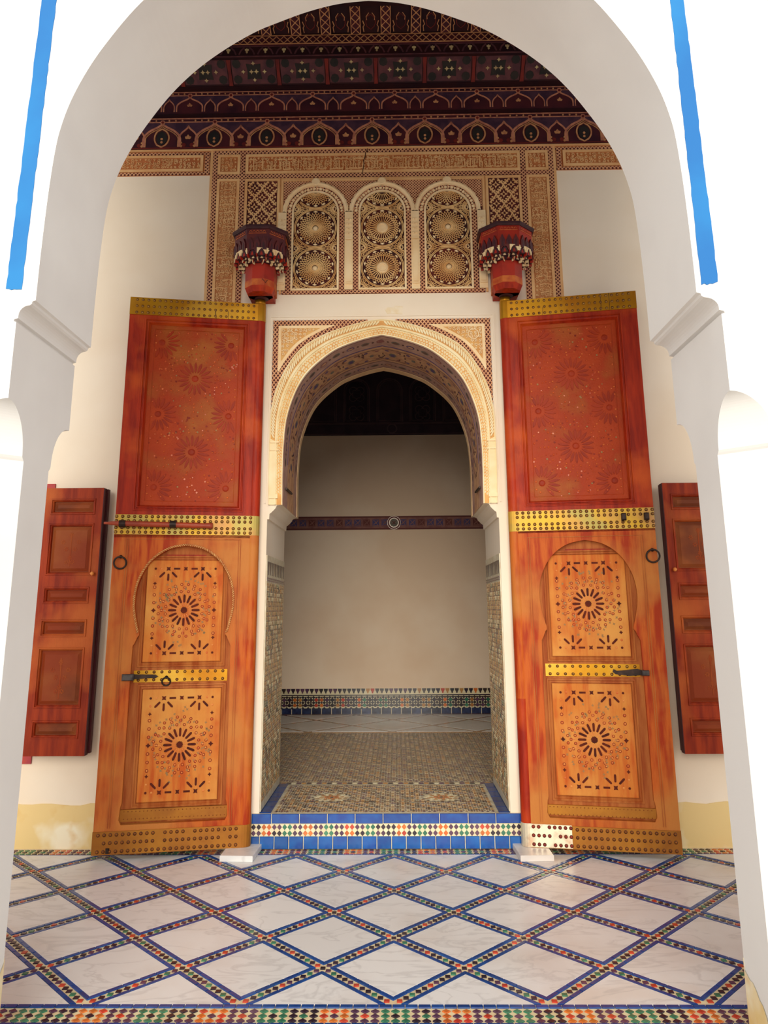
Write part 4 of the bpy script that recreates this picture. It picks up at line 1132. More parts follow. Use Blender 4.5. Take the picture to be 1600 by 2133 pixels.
for i, cx in enumerate(RX):
    win = structure('window_%d' % (i + 1), (cx, 0, 3.955))
    FX = (lambda cx: (lambda u, v, w_: (u - cx, -w_, v - 3.955)))(cx)
    m = MB(); slab(m, arcpts(cx, .262, zs - .25)[:], [arcpts(cx, .228, zs - .2501)], .004, .030, FX, 0, back=False) if False else None
    # moulded arch band
    vs = []; fs = []; prof = [(.262, .006), (.258, .026), (.247, .034), (.236, .026), (.228, .010)]; n = 32
    for k in range(n + 1):
        a = PI * k / n
        for R, w_ in prof:
            sc = 1 + .018 * (k % 2 == 0) * (R > .25)
            vs.append(FX(cx - R * sc * math.cos(a), zs + R * sc * math.sin(a), w_))
    for k in range(n):
        for q in range(4): fs.append((5 * k + q, 5 * k + q + 1, 5 * k + 6 + q, 5 * k + 5 + q))
    m.add(vs, fs); prism(m, ngon(cx, zs + .262, .034, 10), .006, .036, FX, 0, ch=.006)
    m.build('arch_moulding', 'stucco_cream', win)
    # lattice border between arch and screen
    b = MB(); ro, ri = .228, .187
    outl = arcpts(cx, ro, 3.9565); inl = arcpts(cx, ri, 3.958)
    lattice(b, [outl, inl], .0205, .0062, .007, .0145, FX, 0, (45, -45)); b.build('border_lattice', 'lattice_bar', win, kind='stuff')
    m = MB(); nb = 26
    for k in range(nb):      # wavy ribbon round the head
        a = PI * (k + .5) / nb; prism(m, ngon(cx - .207 * math.cos(a), zs + .207 * math.sin(a), .009 if k % 2 else .013, 5), .0072, .0165, FX, 0)
    m.build('head_beading', 'stucco_cream', win)
    fr = MB(); slab(fr, arcpts(cx, .187, 3.955), [arcpts(cx, .172, 3.97)], .004, .022, FX, 0, back=False); fr.build('frame', 'stucco_cream', win)
    field = arcpts(cx, .172, 3.97)
    m = MB(); slab(m, field, [], .004, .0076, FX, 0, back=False); m.build('screen_ground', 'screen_back', win)
    inf = lambda p, field=field: inside(p, field)
    m = MB(); bs = MB()
    for q, (rz, RR) in enumerate(((4.142, .146), (4.481, .146), (4.815, .146))):
        def clip(p, rz=rz, q=q, inf=inf):
            return inf(p)
        if i != 1:
            weave(m, cx, rz, .024, .132, 34, FX, .0076, .015, 0, 3.6, .0031, clip, 12)
        else:
            for k in range(30):
                a = 2 * PI * k / 30
                pts = [(cx + r * math.cos(a), rz + r * math.sin(a)) for r in (.045, .07, .1)]
                pts = [p for p in pts if clip(p)]
                if len(pts) > 1: ribbon(m, pts, .0048, .0076, .016, FX, 0)
            weave(m, cx, rz, .096, .132, 36, FX, .0076, .015, 0, 1.6, .0036, clip, 5)
        # border leaves and interlaced octagon
        for k in range(14):
            a = 2 * PI * (k + .5) / 14; p = (cx + .141 * math.cos(a), rz + .141 * math.sin(a))
            if clip(p): prism(bs, petal(p[0] - .018 * -math.sin(a) * -1, p[1] - .018 * math.cos(a), a + PI / 2, 0, .036, .014, 3) if False else [(p[0] + .017 * -math.sin(a), p[1] + .017 * math.cos(a)), (p[0] + .008 * math.cos(a), p[1] + .008 * math.sin(a)), (p[0] - .017 * -math.sin(a), p[1] - .017 * math.cos(a)), (p[0] - .007 * math.cos(a), p[1] - .007 * math.sin(a))], .0076, .018, FX, 0)
        for R in (.158, .167):
            pts = [p for p in [(cx + R * math.cos(2 * PI * k / 48 + .05), rz + R * math.sin(2 * PI * k / 48 + .05)) for k in range(49)]]
            cur = []
            for p in pts:
                if clip(p): cur.append(p)
                else:
                    if len(cur) > 1: ribbon(m, cur, .0045, .0076, .017, FX, 0)
                    cur = []
            if len(cur) > 1: ribbon(m, cur, .0045, .0076, .017, FX, 0)
        if clip((cx, rz)):
            R = .022 if i != 1 else .05
            dome(bs, cx, rz, R, .012, .0076, FX, 0, 16)
            if i == 1: ribbon(bs, ngon(cx, rz, .03, 18), .006, .014, .0225, FX, 0, closed=True)
    for rz in (3.972, 4.311, 4.648):      # quarter rosettes at the sides
        for s in (-1, 1):
            c = (cx + s * .17, rz)
            weave(m, c[0], c[1], .026, .12, 26, FX, .0076, .0135, 0, 2.2, .003, lambda p: inf(p) and min(math.hypot(p[0] - cx, p[1] - z_) for z_ in (4.142, 4.481, 4.815)) > .17, 8)
            for k in range(0):
                a = 2 * PI * k / 18
                pts = [(c[0] + r * math.cos(a + g), c[1] + r * math.sin(a + g)) for r, g in ((.03, 0), (.055, .12), (.08, -.05), (.092, .03))]
                pts = [p for p in pts if inf(p) and min(math.hypot(p[0] - cx, p[1] - z_) for z_ in (4.142, 4.481, 4.815)) > .166]
                if len(pts) > 1: ribbon(m, pts, .0045, .0076, .014, FX, 0)
            for k in range(7):
                a = 2 * PI * k / 7; p = (cx + s * .148 + .014 * math.cos(a), rz + .014 * math.sin(a))
                if inf(p): dome(bs, p[0], p[1], .0065, .008, .0076, FX, 0, 5)
    for rz in (4.311, 4.648):
        for du in (-.03, .03): fbox(m, cx + du - .025, cx + du + .025, rz - .003, rz + .003, .0076, .015, FX)
    m.build('rosette_tracery', 'screen_bar', win, kind='stuff'); bs.build('bosses', 'stucco_cream', win)

# ================================================================== PIVOT BRACKETS
def octa(r, z, cx=0, cy=0): return [(cx + r * math.cos(PI / 8 + PI / 4 * k), cy + r * math.sin(PI / 8 + PI / 4 * k), z) for k in range(8)]
def bracket(x, label, side):
    t = thing('door_pivot_bracket', label, 'bracket', (x, -.16, 3.85), 0, 'carved brackets holding the door pivots')
    z0 = 3.85
    m = MB(); loft(m, [octa(.222, 4.335 - z0), octa(.226, 4.33 - z0), octa(.226, 4.315 - z0), octa(.214, 4.305 - z0)][::-1]); m.build('rim', 'muq_dark', t)
    m = MB(); loft(m, [octa(.202, 4.14 - z0), octa(.206, 4.305 - z0)]); m.build('drum', 'muq_red' if side > 0 else 'muq_purple', t)
    # painted lines on the drum facets
    m = MB(); mt = MB()
    for k in range(8):
        a = PI / 4 * k + PI / 4; ap = .2062 * math.cos(PI / 8)
        FK = (lambda a: (lambda u, v, w_: ((.1903 - .022 * (4.305 - v) + w_ ) * math.cos(a) - u * math.sin(a), (.1903 - .022 * (4.305 - v) + w_) * math.sin(a) + u * math.cos(a), v - z0)))(a)
        fbox(m, -.066, .066, 4.268, 4.272, 0, .003, FK, 0)
        for q in range(5): ribbon(m, [(-.06 + q * .025, 4.281), (-.05 + q * .025, 4.293), (-.04 + q * .025, 4.281)], .004, 0, .003, FK, 0)
        for q in range(3):      # lancet gables of the upper tier
            u = -.05 + q * .05
            prism(mt, [(u - .022, 4.135), (u - .020, 4.19), (u, 4.235), (u + .020, 4.19), (u + .022, 4.135)], 0, .012, FK, 0)
            prism(mt, [(u - .008, 4.137), (u - .007, 4.175), (u, 4.20), (u + .007, 4.175), (u + .008, 4.137)], .012, .0135, FK, 1)
    m.build('painted_lines', 'muq_gold', t); mt.build('lancet_gables', ['muq_purple', 'muq_dark'], t)
    # muqarnas tiers: little niches with pale edges
    tiers = [(.207, 4.094, .055, 18, 0), (.176, 4.082, .05, 16, .5), (.148, 4.066, .045, 12, 0)]
    for ti, (R, z, h, n, ph) in enumerate(tiers):
        core = MB(); ns = 16
        loft(core, [octa(R - .034, z - z0 - .006), octa(R - .012, z + h - z0)]); core.build('muqarnas_core', 'muq_dark', t)
        me_ = MB()
        FK = lambda u, v, w_: (R - .012 + w_, u, v - z0)
        hw = PI * R / n * .96
        # pale spandrel pieces left and right of a dark pointed niche
        for s in (-1, 1):
            prism(me_, [(s * hw, z + h), (s * hw, z + h * .15), (s * hw * .78, z + h * .2), (s * hw * .5, z + h * .62), (0, z + h * .96), (0, z + h)], -.01, .008, FK, 0)
        prism(me_, [(-hw * .7, z), (hw * .7, z), (hw * .5, z + h * .5), (0, z + h * .9), (-hw * .5, z + h * .5)], -.02, .001, FK, 1)
        for s in (-1, 1): prism(me_, [(s * hw * 1.0, z - .016), (s * hw * .80, z + h * .2), (s * hw * .86, z + h * .5), (s * hw, z + h * .55)], -.02, .006, FK, 2)
        prism(me_, [(-hw * .3, z + h * .02), (hw * .3, z + h * .02), (hw * .16, z + h * .4), (0, z + h * .55), (-hw * .16, z + h * .4)], -.02, .0022, FK, 2)
        mesh_a = me_.mesh('muqarnas_niche', [['muq_cream', 'muq_dark', 'muq_red'], ['muq_purple', 'muq_dark', 'muq_cream'], ['muq_cream', 'muq_dark', 'muq_cream']][ti])
        mesh_b = me_.mesh('muqarnas_niche', ['muq_purple', 'muq_dark', 'muq_red'])
        for k in range(n):
            a = 2 * PI * (k + ph) / n
            if math.sin(a) > .8: continue
            o = bpy.data.objects.new('muqarnas_niche', mesh_b if (k % 4 == 1) else mesh_a); o.parent = t; o.rotation_euler = (0, 0, a); COL.objects.link(o)
    m = MB(); loft(m, [octa(.118, 3.945 - z0), octa(.119, 4.03 - z0), octa(.121, 4.10 - z0)]); box(m, -.10, .10, 0, .158, 3.945 - z0, 4.09 - z0); m.build('neck', 'muq_red', t)
    m = MB(); loft(m, [octa(.119, 3.895 - z0), octa(.1195, 3.9455 - z0)]); box(m, -.101, .101, 0, .158, 3.895 - z0, 3.945 - z0); m.build('collar', 'muq_orange', t)
    m = MB(); loft(m, [octa(.10, 3.852 - z0), octa(.119, 3.8955 - z0)]); box(m, -.09, .09, 0, .158, 3.852 - z0, 3.895 - z0); m.build('foot', 'wood_red', t)
    m = MB(); tube(m, [(0, .06, 3.8505 - z0), (0, .06, 3.87 - z0)], .054, 14); m.build('socket', 'muq_dark', t)
    if side < 0:
        m = MB(); ribbon(m, [(.03, 3.942), (.045, 3.925), (.055, 3.91), (.07, 3.93)], .004, .1105, .1125, lambda u, v, w_: (u, -w_, v - z0)); m.build('crack', 'crack', t)
    return t
bracket(-.925, 'dark carved wooden bracket of tiered niches above the hinge of the left door leaf', -1)
bracket(.932, 'red-painted carved wooden bracket of tiered niches above the hinge of the right door leaf', 1)

# ================================================================== DOOR LEAVES
def mould(mb, u0, u1, v0, v1, prof, F, mi=0):
    """mitred moulding running round a rectangle; prof = [(inset, height)...]"""
    vs = []; n = len(prof)
    for a, h in prof:
        vs += [F(u0 + a, v0 + a, h), F(u1 - a, v0 + a, h), F(u1 - a, v1 - a, h), F(u0 + a, v1 - a, h)]
    fs = []
    for q in range(n - 1):
        for k in range(4):
            k2 = (k + 1) % 4; fs.append((4 * q + k, 4 * q + k2, 4 * q + 4 + k2, 4 * q + 4 + k))
    mb.add(vs, fs, mi)
def studs(name, pts, w_, r, F, par, mt, h=None):
    m = MB()
    for u, v in pts:
        if r > .006: prism(m, ngon(u, v, r * 1.22, 8), w_ - .001, w_ + .0012, F, 1)
        dome(m, u, v, r * .92, h or r * .8, w_, F, 0, 7)
    return m.build(name, [mt, 'stud_rim'], par, smooth=True, kind='stuff')
def star_panel(par, F, w_, u0, u1, v0, v1, cu, cv, dk='wood_cut_shade', miss=0.0, full=True):
    """carved geometric panel: 16-petal star with half stars along the edges"""
    inl = MB(); bd = MB(); fd = MB(); rg = MB(); W_, H_ = u1 - u0, v1 - v0
    h = w_ + .002
    fan(inl, cu, cv, star(cu, cv, .024, 12, .8), w_ - .002, h, F, 0)
    pm = MB(); prism(pm, capsule(0, 0, 0, .052, .107, .0155), w_ - .002, h, lambda u, v, q: (u, -q, v), 0); pme = pm.mesh('petal', [dk])
    sd = 1 if F(1, 0, 0)[0] > F(0, 0, 0)[0] else -1
    for k in range(16):
        if random.random() < miss: continue
        o = bpy.data.objects.new('petal', pme); o.parent = par; o.location = F(cu, cv, 0); o.rotation_euler = (0, 2 * PI * k / 16, 0); COL.objects.link(o)
    for sv in (-1, 1):
        vt = (v1 - .045) if sv > 0 else (v0 + .045)
        for s in (-1, 1):
            fu = cu + s * W_ * .235
            fan(inl, fu, vt, star(fu, vt, .019, 4, .5, PI / 4), w_ - .002, h, F, 0)
            for a in (-PI / 4, -PI / 2, -3 * PI / 4):
                prism(inl, capsule(fu, vt, sv * a, .034, .084, .0145), w_ - .002, h, F, 0)
            prism(inl, rect(cu + s * W_ * .12 - .021, cu + s * W_ * .12 + .021, vt - .006, vt + .006), w_ - .002, h, F, 0)
            prism(inl, ngon(cu + s * W_ * .41, vt, .0085, 6), w_ - .002, h, F, 0)
            dome(bd, cu + s * W_ * .335, vt, .008, .004, w_, F); dome(bd, cu + s * W_ * .41, vt - sv * .05, .008, .004, w_, F)
            fan(inl, cu + s * W_ * .41, vt - sv * .10, star(cu + s * W_ * .41, vt - sv * .10, .013, 4, .5), w_ - .002, h, F, 0)
        fan(inl, cu, vt, star(cu, vt, .018, 4, .5, PI / 4), w_ - .002, h, F, 0)
    for s in (-1, 1): fan(inl, cu + s * W_ * .41, cv, star(cu + s * W_ * .41, cv, .0165, 4, .55), w_ - .002, h, F, 0)
    for R, n, o_ in ((.125, 16, .5), (.150, 16, 0), (.172, 24, .5)):
        for k in range(n):
            a = 2 * PI * (k + o_) / n; u, v = cu + R * math.cos(a), cv + R * math.sin(a) * 1.02
            if abs(u - cu) < W_ * .45 and v0 + .03 < v < v1 - .03 and abs(v - cv) < H_ * .36:
                prism(rg, ngon(u, v, .0105, 7), w_ - .002, w_ + .0008, F, 0); dome(bd, u, v, .0072, .0045, w_, F, 0, 6)
    for s in (-1, 1):
        for k in (-3, -2, -1, 1, 2, 3):
            v = cv + k * .052
            if v0 + .12 < v < v1 - .12: prism(rg, ngon(cu + s * W_ * .41, v, .0115, 7), w_ - .002, w_ + .0008, F, 0); dome(bd, cu + s * W_ * .41, v, .008, .0045, w_, F, 0, 6)
    for k in range(70):
        a = random.uniform(0, 2 * PI); R = random.uniform(.115, .21); u, v = cu + R * math.cos(a), cv + R * math.sin(a) * 1.15
        if abs(u - cu) < W_ * .44 and v0 + .05 < v < v1 - .05:
            fan(fd, u, v, star(u, v, .011, 4, .4, random.random()), w_ - .002, w_ + .001, F, 0)
    # fine strapwork lines
    st = MB()
    for k in range(16):
        a = 2 * PI * k / 16; b = a + PI / 16
        ribbon(st, [(cu + .03 * math.cos(b), cv + .03 * math.sin(b)), (cu + .108 * math.cos(b), cv + .108 * math.sin(b)), (cu + .125 * math.cos(a + PI / 8 * 1.0), cv + .125 * math.sin(a + PI / 8)), (cu + .165 * math.cos(a + PI / 8), cv + .165 * math.sin(a + PI / 8))], .003, w_, w_ + .0016, F, 0)
    inl.build('shaded_cuts', dk, par, kind='stuff'); bd.build('carved_beads', 'wood_bead', par, smooth=True, kind='stuff'); fd.build('faded_inlay', 'wood_faded', par, kind='stuff'); rg.build('bead_rims', 'wood_deep', par, kind='stuff'); st.build('strapwork', 'wood_bead', par)  # dark petals and stars stand for shaded cuts in the carving

def door_leaf(side, x, label):
    rz = math.radians(10.28) * (1 if side < 0 else -1)
    z0 = .036
    t = thing('door_leaf', label, 'door', (x, -.10, z0), rz, 'tall double door opened out against the wall')
    F = (lambda s, z, w_: (side * s, -w_, z - z0))
    ds, dz = (0, 0) if side < 0 else (.018, .02)
    L = .955; ZT = 3.808
    m = MB(); fbox(m, .0, L, z0 + .004, ZT - .004, -.074, -.062, F); m.build('back_boards', 'wood_red', t)
    # ---- upper frame
    m = MB()
    slab(m, rect(0, L, 2.04 + dz, ZT), [rect(.086, .842, 2.226 + dz, 3.648)], -.063, 0, F, 0)
    m.build('upper_frame', 'wood_red', t)
    m = MB(); mould(m, .086, .842, 2.226 + dz, 3.648, [(-.001, -.001), (0, .005), (.008, .006), (.012, -.004), (.02, -.006), (.022, .002), (.028, .002), (.033, -.010), (.041, -.024)], F)
    m.build('panel_moulding', 'wood_red', t)
    m = MB(); fbox(m, .12, .81, 2.26 + dz, 3.62, -.045, -.022, F)
    mould(m, .127, .801, 2.267 + dz, 3.607, [(0, -.0215), (.002, -.0205), (.028, -.0205), (.032, -.019)], F)
    pnl = m.build('upper_panel', 'wood_red_panel', t)
    # star carving of the upper panel: raised, a darker red carries the grooves' shade
    rv = MB(); bd = MB(); w_ = -.0215
    uL, uR, v0, v1 = .16, .77, 2.30 + dz, 3.575
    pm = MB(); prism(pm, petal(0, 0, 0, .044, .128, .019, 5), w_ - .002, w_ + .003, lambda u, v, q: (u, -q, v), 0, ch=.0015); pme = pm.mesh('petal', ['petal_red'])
    def rays(cu, cv, R0, R1, n, wd):
        for k in range(n):
            a = 2 * PI * (k + .5) / n; p = petal(cu, cv, a, R0, R1, wd, 4)
            if all(uL - .01 < q[0] < uR + .01 and v0 - .01 < q[1] < v1 + .01 for q in p):
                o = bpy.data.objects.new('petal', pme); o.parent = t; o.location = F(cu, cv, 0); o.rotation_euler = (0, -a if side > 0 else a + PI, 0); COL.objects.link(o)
    cu = .465
    cz = (3.205 + dz * .5, 2.655 + dz)
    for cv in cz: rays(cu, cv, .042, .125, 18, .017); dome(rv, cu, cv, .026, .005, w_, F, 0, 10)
    for s in (.215, .715):
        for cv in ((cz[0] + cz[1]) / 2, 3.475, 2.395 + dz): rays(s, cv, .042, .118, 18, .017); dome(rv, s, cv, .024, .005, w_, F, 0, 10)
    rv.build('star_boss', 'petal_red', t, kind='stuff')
    for cv in cz:
        for R, n in ((.146, 18), (.168, 18), (.192, 24), (.218, 24), (.25, 24)):
            for k in range(n):
                a = 2 * PI * (k + (.5 if n == 12 else 0)) / n; u, v = cu + R * math.cos(a), cv + R * math.sin(a)
                if uL + .01 < u < uR - .01 and v0 + .01 < v < v1 - .01 and random.random() < .8: dome(bd, u, v, random.choice((.0045, .006, .0075)), .006, w_ + .001, F, 0, 6)
    for s in (-1, 1):
        for k in range(22):
            v = v0 + .05 + k * .056
            if random.random() < .6: dome(bd, cu + s * .292, v, .0075, .006, w_ + .001, F, 0, 6)
    sm = MB()
    for k in range(240):
        u, v = random.uniform(uL, uR), random.uniform(v0, v1)
        if min(math.hypot(u - q[0], v - q[1]) for q in [(cu, cz[0]), (cu, cz[1])] + [(s_, v_) for s_ in (.215, .715) for v_ in ((cz[0] + cz[1]) / 2, 3.475, 2.395 + dz)]) > .135:
            (prism(sm, ngon(u, v, random.uniform(.004, .008), 5, random.random()), w_ - .002, w_ + .002, F, random.choice((0, 0, 1, 2))))
    sm.build('small_inlay', ['wood_deep', 'wood_faded', 'bead_red'], t, kind='stuff')
    for k in range(9): dome(bd, .2 + k * .066, v0 + .03, .008, .006, w_ + .001, F, 0, 6); dome(bd, .2 + k * .066, v1 - .02, .007, .006, w_ + .001, F, 0, 6)
    bd.build('carved_beads', 'bead_red', t, smooth=True, kind='stuff')
    # ---- lower frame with the horseshoe opening of the wicket
    hs = [(.168, .215), (.132, .225), (.124, .232)] if False else None
    Lh = [(.79, .205), (.805, .235), (.80, .305), (.792, .335), (.790, 1.0), (.786, 1.312), (.774, 1.334), (.758, 1.372), (.748, 1.384), (.748, 1.40)]
    Ah = crm([(.748, 1.402), (.762, 1.45), (.783, 1.55), (.786, 1.64), (.768, 1.74), (.72, 1.84), (.655, 1.912), (.57, 1.962), (.467, 1.984)], 5)
    left = [(s, z) for s, z in Lh] + Ah[1:]
    right = [(2 * .463 - s, z) for s, z in left[::-1]][1:]
    hole = [(s + ds, z + (dz if z > .5 else dz * .5)) for s, z in left + right]
    hole = [(min(.81 + ds, max(.115 + ds, s)), z) for s, z in hole]
    m = MB(); slab(m, rect(0, L, z0, 2.07 + dz), [hole], -.063, 0, F, 0); m.build('lower_frame', 'wood_orange', t)
    m = MB()
    for s in (.093, .856):
        for q in (0, .014): fbox(m, s + q - .002, s + q + .002, .19, 2.03, 0, .003, F)
    fbox(m, .095, .87, 2.026, 2.031, 0, .003, F); m.build('scribed_fillet', 'wood_tan', t)
    ap = [p for p in hole if p[1] > 1.39 + dz * .5]
    if side < 0:
        ap2 = sorted(range(len(hole)), key=lambda i: i)
        arc = [(s + ds, z + dz) for s, z in Ah] + [(2 * .463 - s + ds, z + dz) for s, z in Ah[::-1]][1:]
        arc = resample(off(arc, -.008), 110); m = MB()
        tube(m, [F(p[0], p[1], .004) for p in arc], .0075, 6)
        for k in range(0, 110, 1):
            p, q = arc[k], arc[k + 1]; dx, dy = q[0] - p[0], q[1] - p[1]; l = math.hypot(dx, dy); nx, ny = -dy / l * .0065, dx / l * .0065
            prism(m, [(p[0] - nx, p[1] - ny), (p[0] - nx + dx * .45, p[1] - ny + dy * .45), (q[0] + nx + dx * .25, q[1] + ny + dy * .25), (q[0] + nx - dx * .25, q[1] + ny - dy * .25)], .004, .0135, F, 1)
        m.build('arch_rope', ['wood_tan', 'rope'], t)
    # ---- wicket door
    G = lambda s, z, w_: F(s, z, w_ - .013)
    m = MB(); fbox(m, .10 + ds, .82 + ds, .20, 2.0 + dz, -.047, -.030, G); wk = m.build('wicket_door', 'wood_tan', t)
    for (a, b, c, d, cv) in ((.207 + ds, .722 + ds, 1.205 + dz, 1.885 + dz, 1.546 + dz * 1.3), (.192 + ds, .706 + ds, .326 + dz, 1.028 + dz, .674 + dz)):
        up = c > 1
        m = MB(); mould(m, a - .034, b + .034, c - .034, d + .034, [(0, -.0305), (.002, -.020), (.012, -.018), (.016, -.026), (.028, -.022), (.031, -.0305)], G); m.build('wicket_moulding', 'wood_tan', wk)
        m = MB(); fbox(m, a, b, c, d, -.032, -.021, G, 0, ch=.003); m.build('star_panel', 'wood_light', wk)
        star_panel(wk, G, -.0208, a + .01, b - .01, c + .012, d - .012, (a + b) / 2, cv, miss=0)
    m = MB(); fbox(m, .33 + ds, .60 + ds, 1.905 + dz, 1.925 + dz, -.032, -.022, G); m.build('wicket_moulding', 'wood_red', wk)
    m = MB(); fbox(m, .155 + ds, .772 + ds, 1.075 + dz, 1.152 + dz * 1.2, -.031, -.024, G, 0); m.build('wicket_band', 'brass', wk, label='brass band with two rows of studs')
    studs('band_studs', [(.185 + ds + .0505 * k, v) for k in range(12) for v in (1.09 + dz, 1.14 + dz)], -.024, .0088, G, wk, 'stud')
    m = MB(); fbox(m, .122 + ds, .806 + ds, .216 + dz * .6, .289, -.031, -.014, G, 0, ch=.002); m.build('wicket_plate', 'brass_brown', wk, label='brass foot plate')
    studs('plate_studs', [(.14 + ds + .0245 * k, v) for k in range(27) for v in (.232, .277)], -.014, .0042, G, wk, 'stud_brown')
    # latch
    m = MB(); zl = 1.112 + dz * .6
    if side < 0:
        prism(m, [(.61, zl), (.63, zl - .011), (.66, zl - .009), (.77, zl - .016), (.77, zl + .016), (.66, zl + .013), (.63, zl + .012)], -.023, -.010, G, 0); m.build('latch', 'iron', wk, label='black iron latch')
        m = MB(); fbox(m, .765, .84, zl - .021, zl + .021, -.010, .022, F, 0, ch=.006); m.build('latch_block', 'iron_grey', t)
        m = MB(); ring(m, G(.557, 1.078, -.012), .027, .0055, (1, 0, 0), (0, -.25, .97)); dome(m, .557, 1.105, .012, .016, -.024, G, 0, 8); m.build('ring_handle', 'iron', wk, smooth=True)
    else:
        prism(m, [(.612, zl + .002), (.618, zl + .02), (.64, zl + .010), (.70, zl + .014), (.77, zl + .024), (.805, zl + .013), (.805, zl - .016), (.72, zl - .022), (.63, zl - .012)], -.023, -.010, G, 0); m.build('latch', 'iron', wk, label='rusty black iron latch')
        m = MB(); fbox(m, .795, .842, zl - .017, zl + .017, -.010, .02, F, 0, ch=.005); m.build('latch_block', 'iron_grey', t)
    sr = .901 if side < 0 else .925; zr = 1.865 if side < 0 else 1.885
    m = MB(); ring(m, F(sr, zr, .014), .041 if side < 0 else .043, .0062, (1, 0, 0), (0, -.2, .98)); dome(m, sr + .0, zr + .042, .013, .02, 0, F, 0, 8); m.build('ring_handle', 'iron', t, smooth=True, label='black iron ring handle')
    # ---- hinge post and brass bands
    m = MB(); tube(m, [F(.008, .038, -.034), F(.008, .95, -.034)], .042, 16, 0, False); tube(m, [F(.008, .95, -.034), F(.008, 2.1, -.034)], .042, 16, 1, False); tube(m, [F(.008, 2.1, -.034), F(.008, ZT, -.034)], .042, 16, 2, False)
    m.build('hinge_post', ['wood_orange' if side < 0 else 'wood_red', 'wood_orange', 'wood_red'], t, smooth=True)
    m = MB(); tube(m, [F(.008, ZT - .133, -.034), F(.008, ZT + .001, -.034)], .0435, 16); fbox(m, .006, L + .001, ZT - .133, ZT + .001, -.072, .006, F, 0); tb = m.build('top_band', 'brass', t)
    studs('top_studs', [(.055 + k * .0405, ZT - .018 - r * .049) for k in range(22) for r in range(3)], .006, .0085, F, t, 'stud')
    m = MB()
    for s in ((.33, .335, .24) if side < 0 else (.28, .70, .76)): ribbon(m, [(s, ZT - .132), (s + .006, ZT - .09), (s + .004, ZT - .07 if s < .7 else ZT)], .003, .006, .0068, F)
    m.build('seam', 'iron', t)
    m = MB(); tube(m, [F(.008, ZT, -.034), F(.008, ZT + .041, -.034)], .040, 16); m.build('pivot_pin', 'brass', t, smooth=True)
    zb0, zb1 = 2.06 + dz * .7, 2.198 + dz * .9
    m = MB(); tube(m, [F(.008, zb0, -.034), F(.008, zb1, -.034)], .0435, 16); fbox(m, .006, L + .001, zb0, zb1, -.072, .006, F, 0); m.build('middle_band', 'brass_bright', t)
    studs('middle_studs', [(.03 + k * .0398, v) for k in range(24) for v in (zb0 + .016, zb0 + .046, zb1 - .044, zb1 - .014) if not (side < 0 and .28 < .03 + k * .0398 < .3)], .006, .0098, F, t, 'stud')
    zt_ = .172
    m = MB(); tube(m, [F(.008, .0375, -.034), F(.008, zt_, -.034)], .0437, 16); fbox(m, .006, L + .003, z0, zt_, -.073, .006, F, 0); m.build('bottom_band', 'brass_brown', t)
    studs('bottom_studs', [(.06 + k * .0375, v) for k in range(24) for v in (.055, .105, .152) if not (side > 0 and .06 + k * .0375 < .30) and random.random() < .93], .006, .0095, F, t, 'stud_brown')
    if side > 0:
        m = MB(); tube(m, [F(.008, .037, -.034), F(.008, .178, -.034)], .0455, 16); fbox(m, .02, .289, .039, .176, .004, .0085, F); m.build('tin_patch', 'tin', t, label='silvery tin patch')
        studs('patch_studs', [(.045 + .034 * k, v) for k in range(8) for v in (.055, .108, .160) if random.random() < .85], .0085, .010, F, t, 'rust_red')
        for s in (.752, .902):
            m = MB(); fbox(m, s - .016, s + .016, 2.158 - .028, 2.158 + .02, .006, .045, F, 0, ch=.006)
            m.build('bolt_staple', 'iron', t, label='empty black iron staple')
    else:
        zr_ = 2.128; m = MB()
        P = [F(1.022 - (1.022 - .29) * k / 30, 2.134 - .012 * k / 30, .032) for k in range(31)]
        rad = lambda q: .009 if q < .06 else .014 if q < .13 else .0195 + .002 * math.sin(q * 40) if q > .82 else .0195
        tube(m, P, rad, 10); m.build('sliding_bolt', 'bolt_wood', t, smooth=True, label='turned wooden bolt')
        for s in (.900, .562):
            m = MB(); tube(m, [F(s - .021, 2.13, .032), F(s + .021, 2.13, .032)], .0255, 12); fbox(m, s - .019, s + .019, 2.106, 2.152, .006, .034, F, 0, ch=.004)
            m.build('bolt_staple', 'iron', t)
        m = MB(); tube(m, [F(.86, .045, .004), F(.86, .075, .006)], .012, 8); m.build('bolt_hole_rim', 'iron', t)
    return t
door_leaf(-1, -.925, 'tall orange-red door leaf left of the doorway, with a turned wooden bolt')
door_leaf(1, .912, 'tall orange-red door leaf right of the doorway, with a silvery tin patch')

# marble pivot stones
for x, lab in ((-.945, 'small white marble slab on the floor under the left door leaf hinge'), (.945, 'small white marble slab on the floor under the right door leaf hinge')):
    s = 1 if x < 0 else -1
    m = MB(); q = [(-.105, -.14), (.105 - .0, -.15), (.118, .118), (-.10, .118)]
    if s < 0: q = [(-a, b) for a, b in q]
    prism(m, q, .0012, .0355, FLOOR(0), 0, ch=.003)
    o = m.build('pivot_stone', 'marble', kind='thing'); o.location = (x, -.135, 0); o['label'] = lab; o['category'] = 'stone slab'; o['group'] = 'marble slabs under the door pivots'

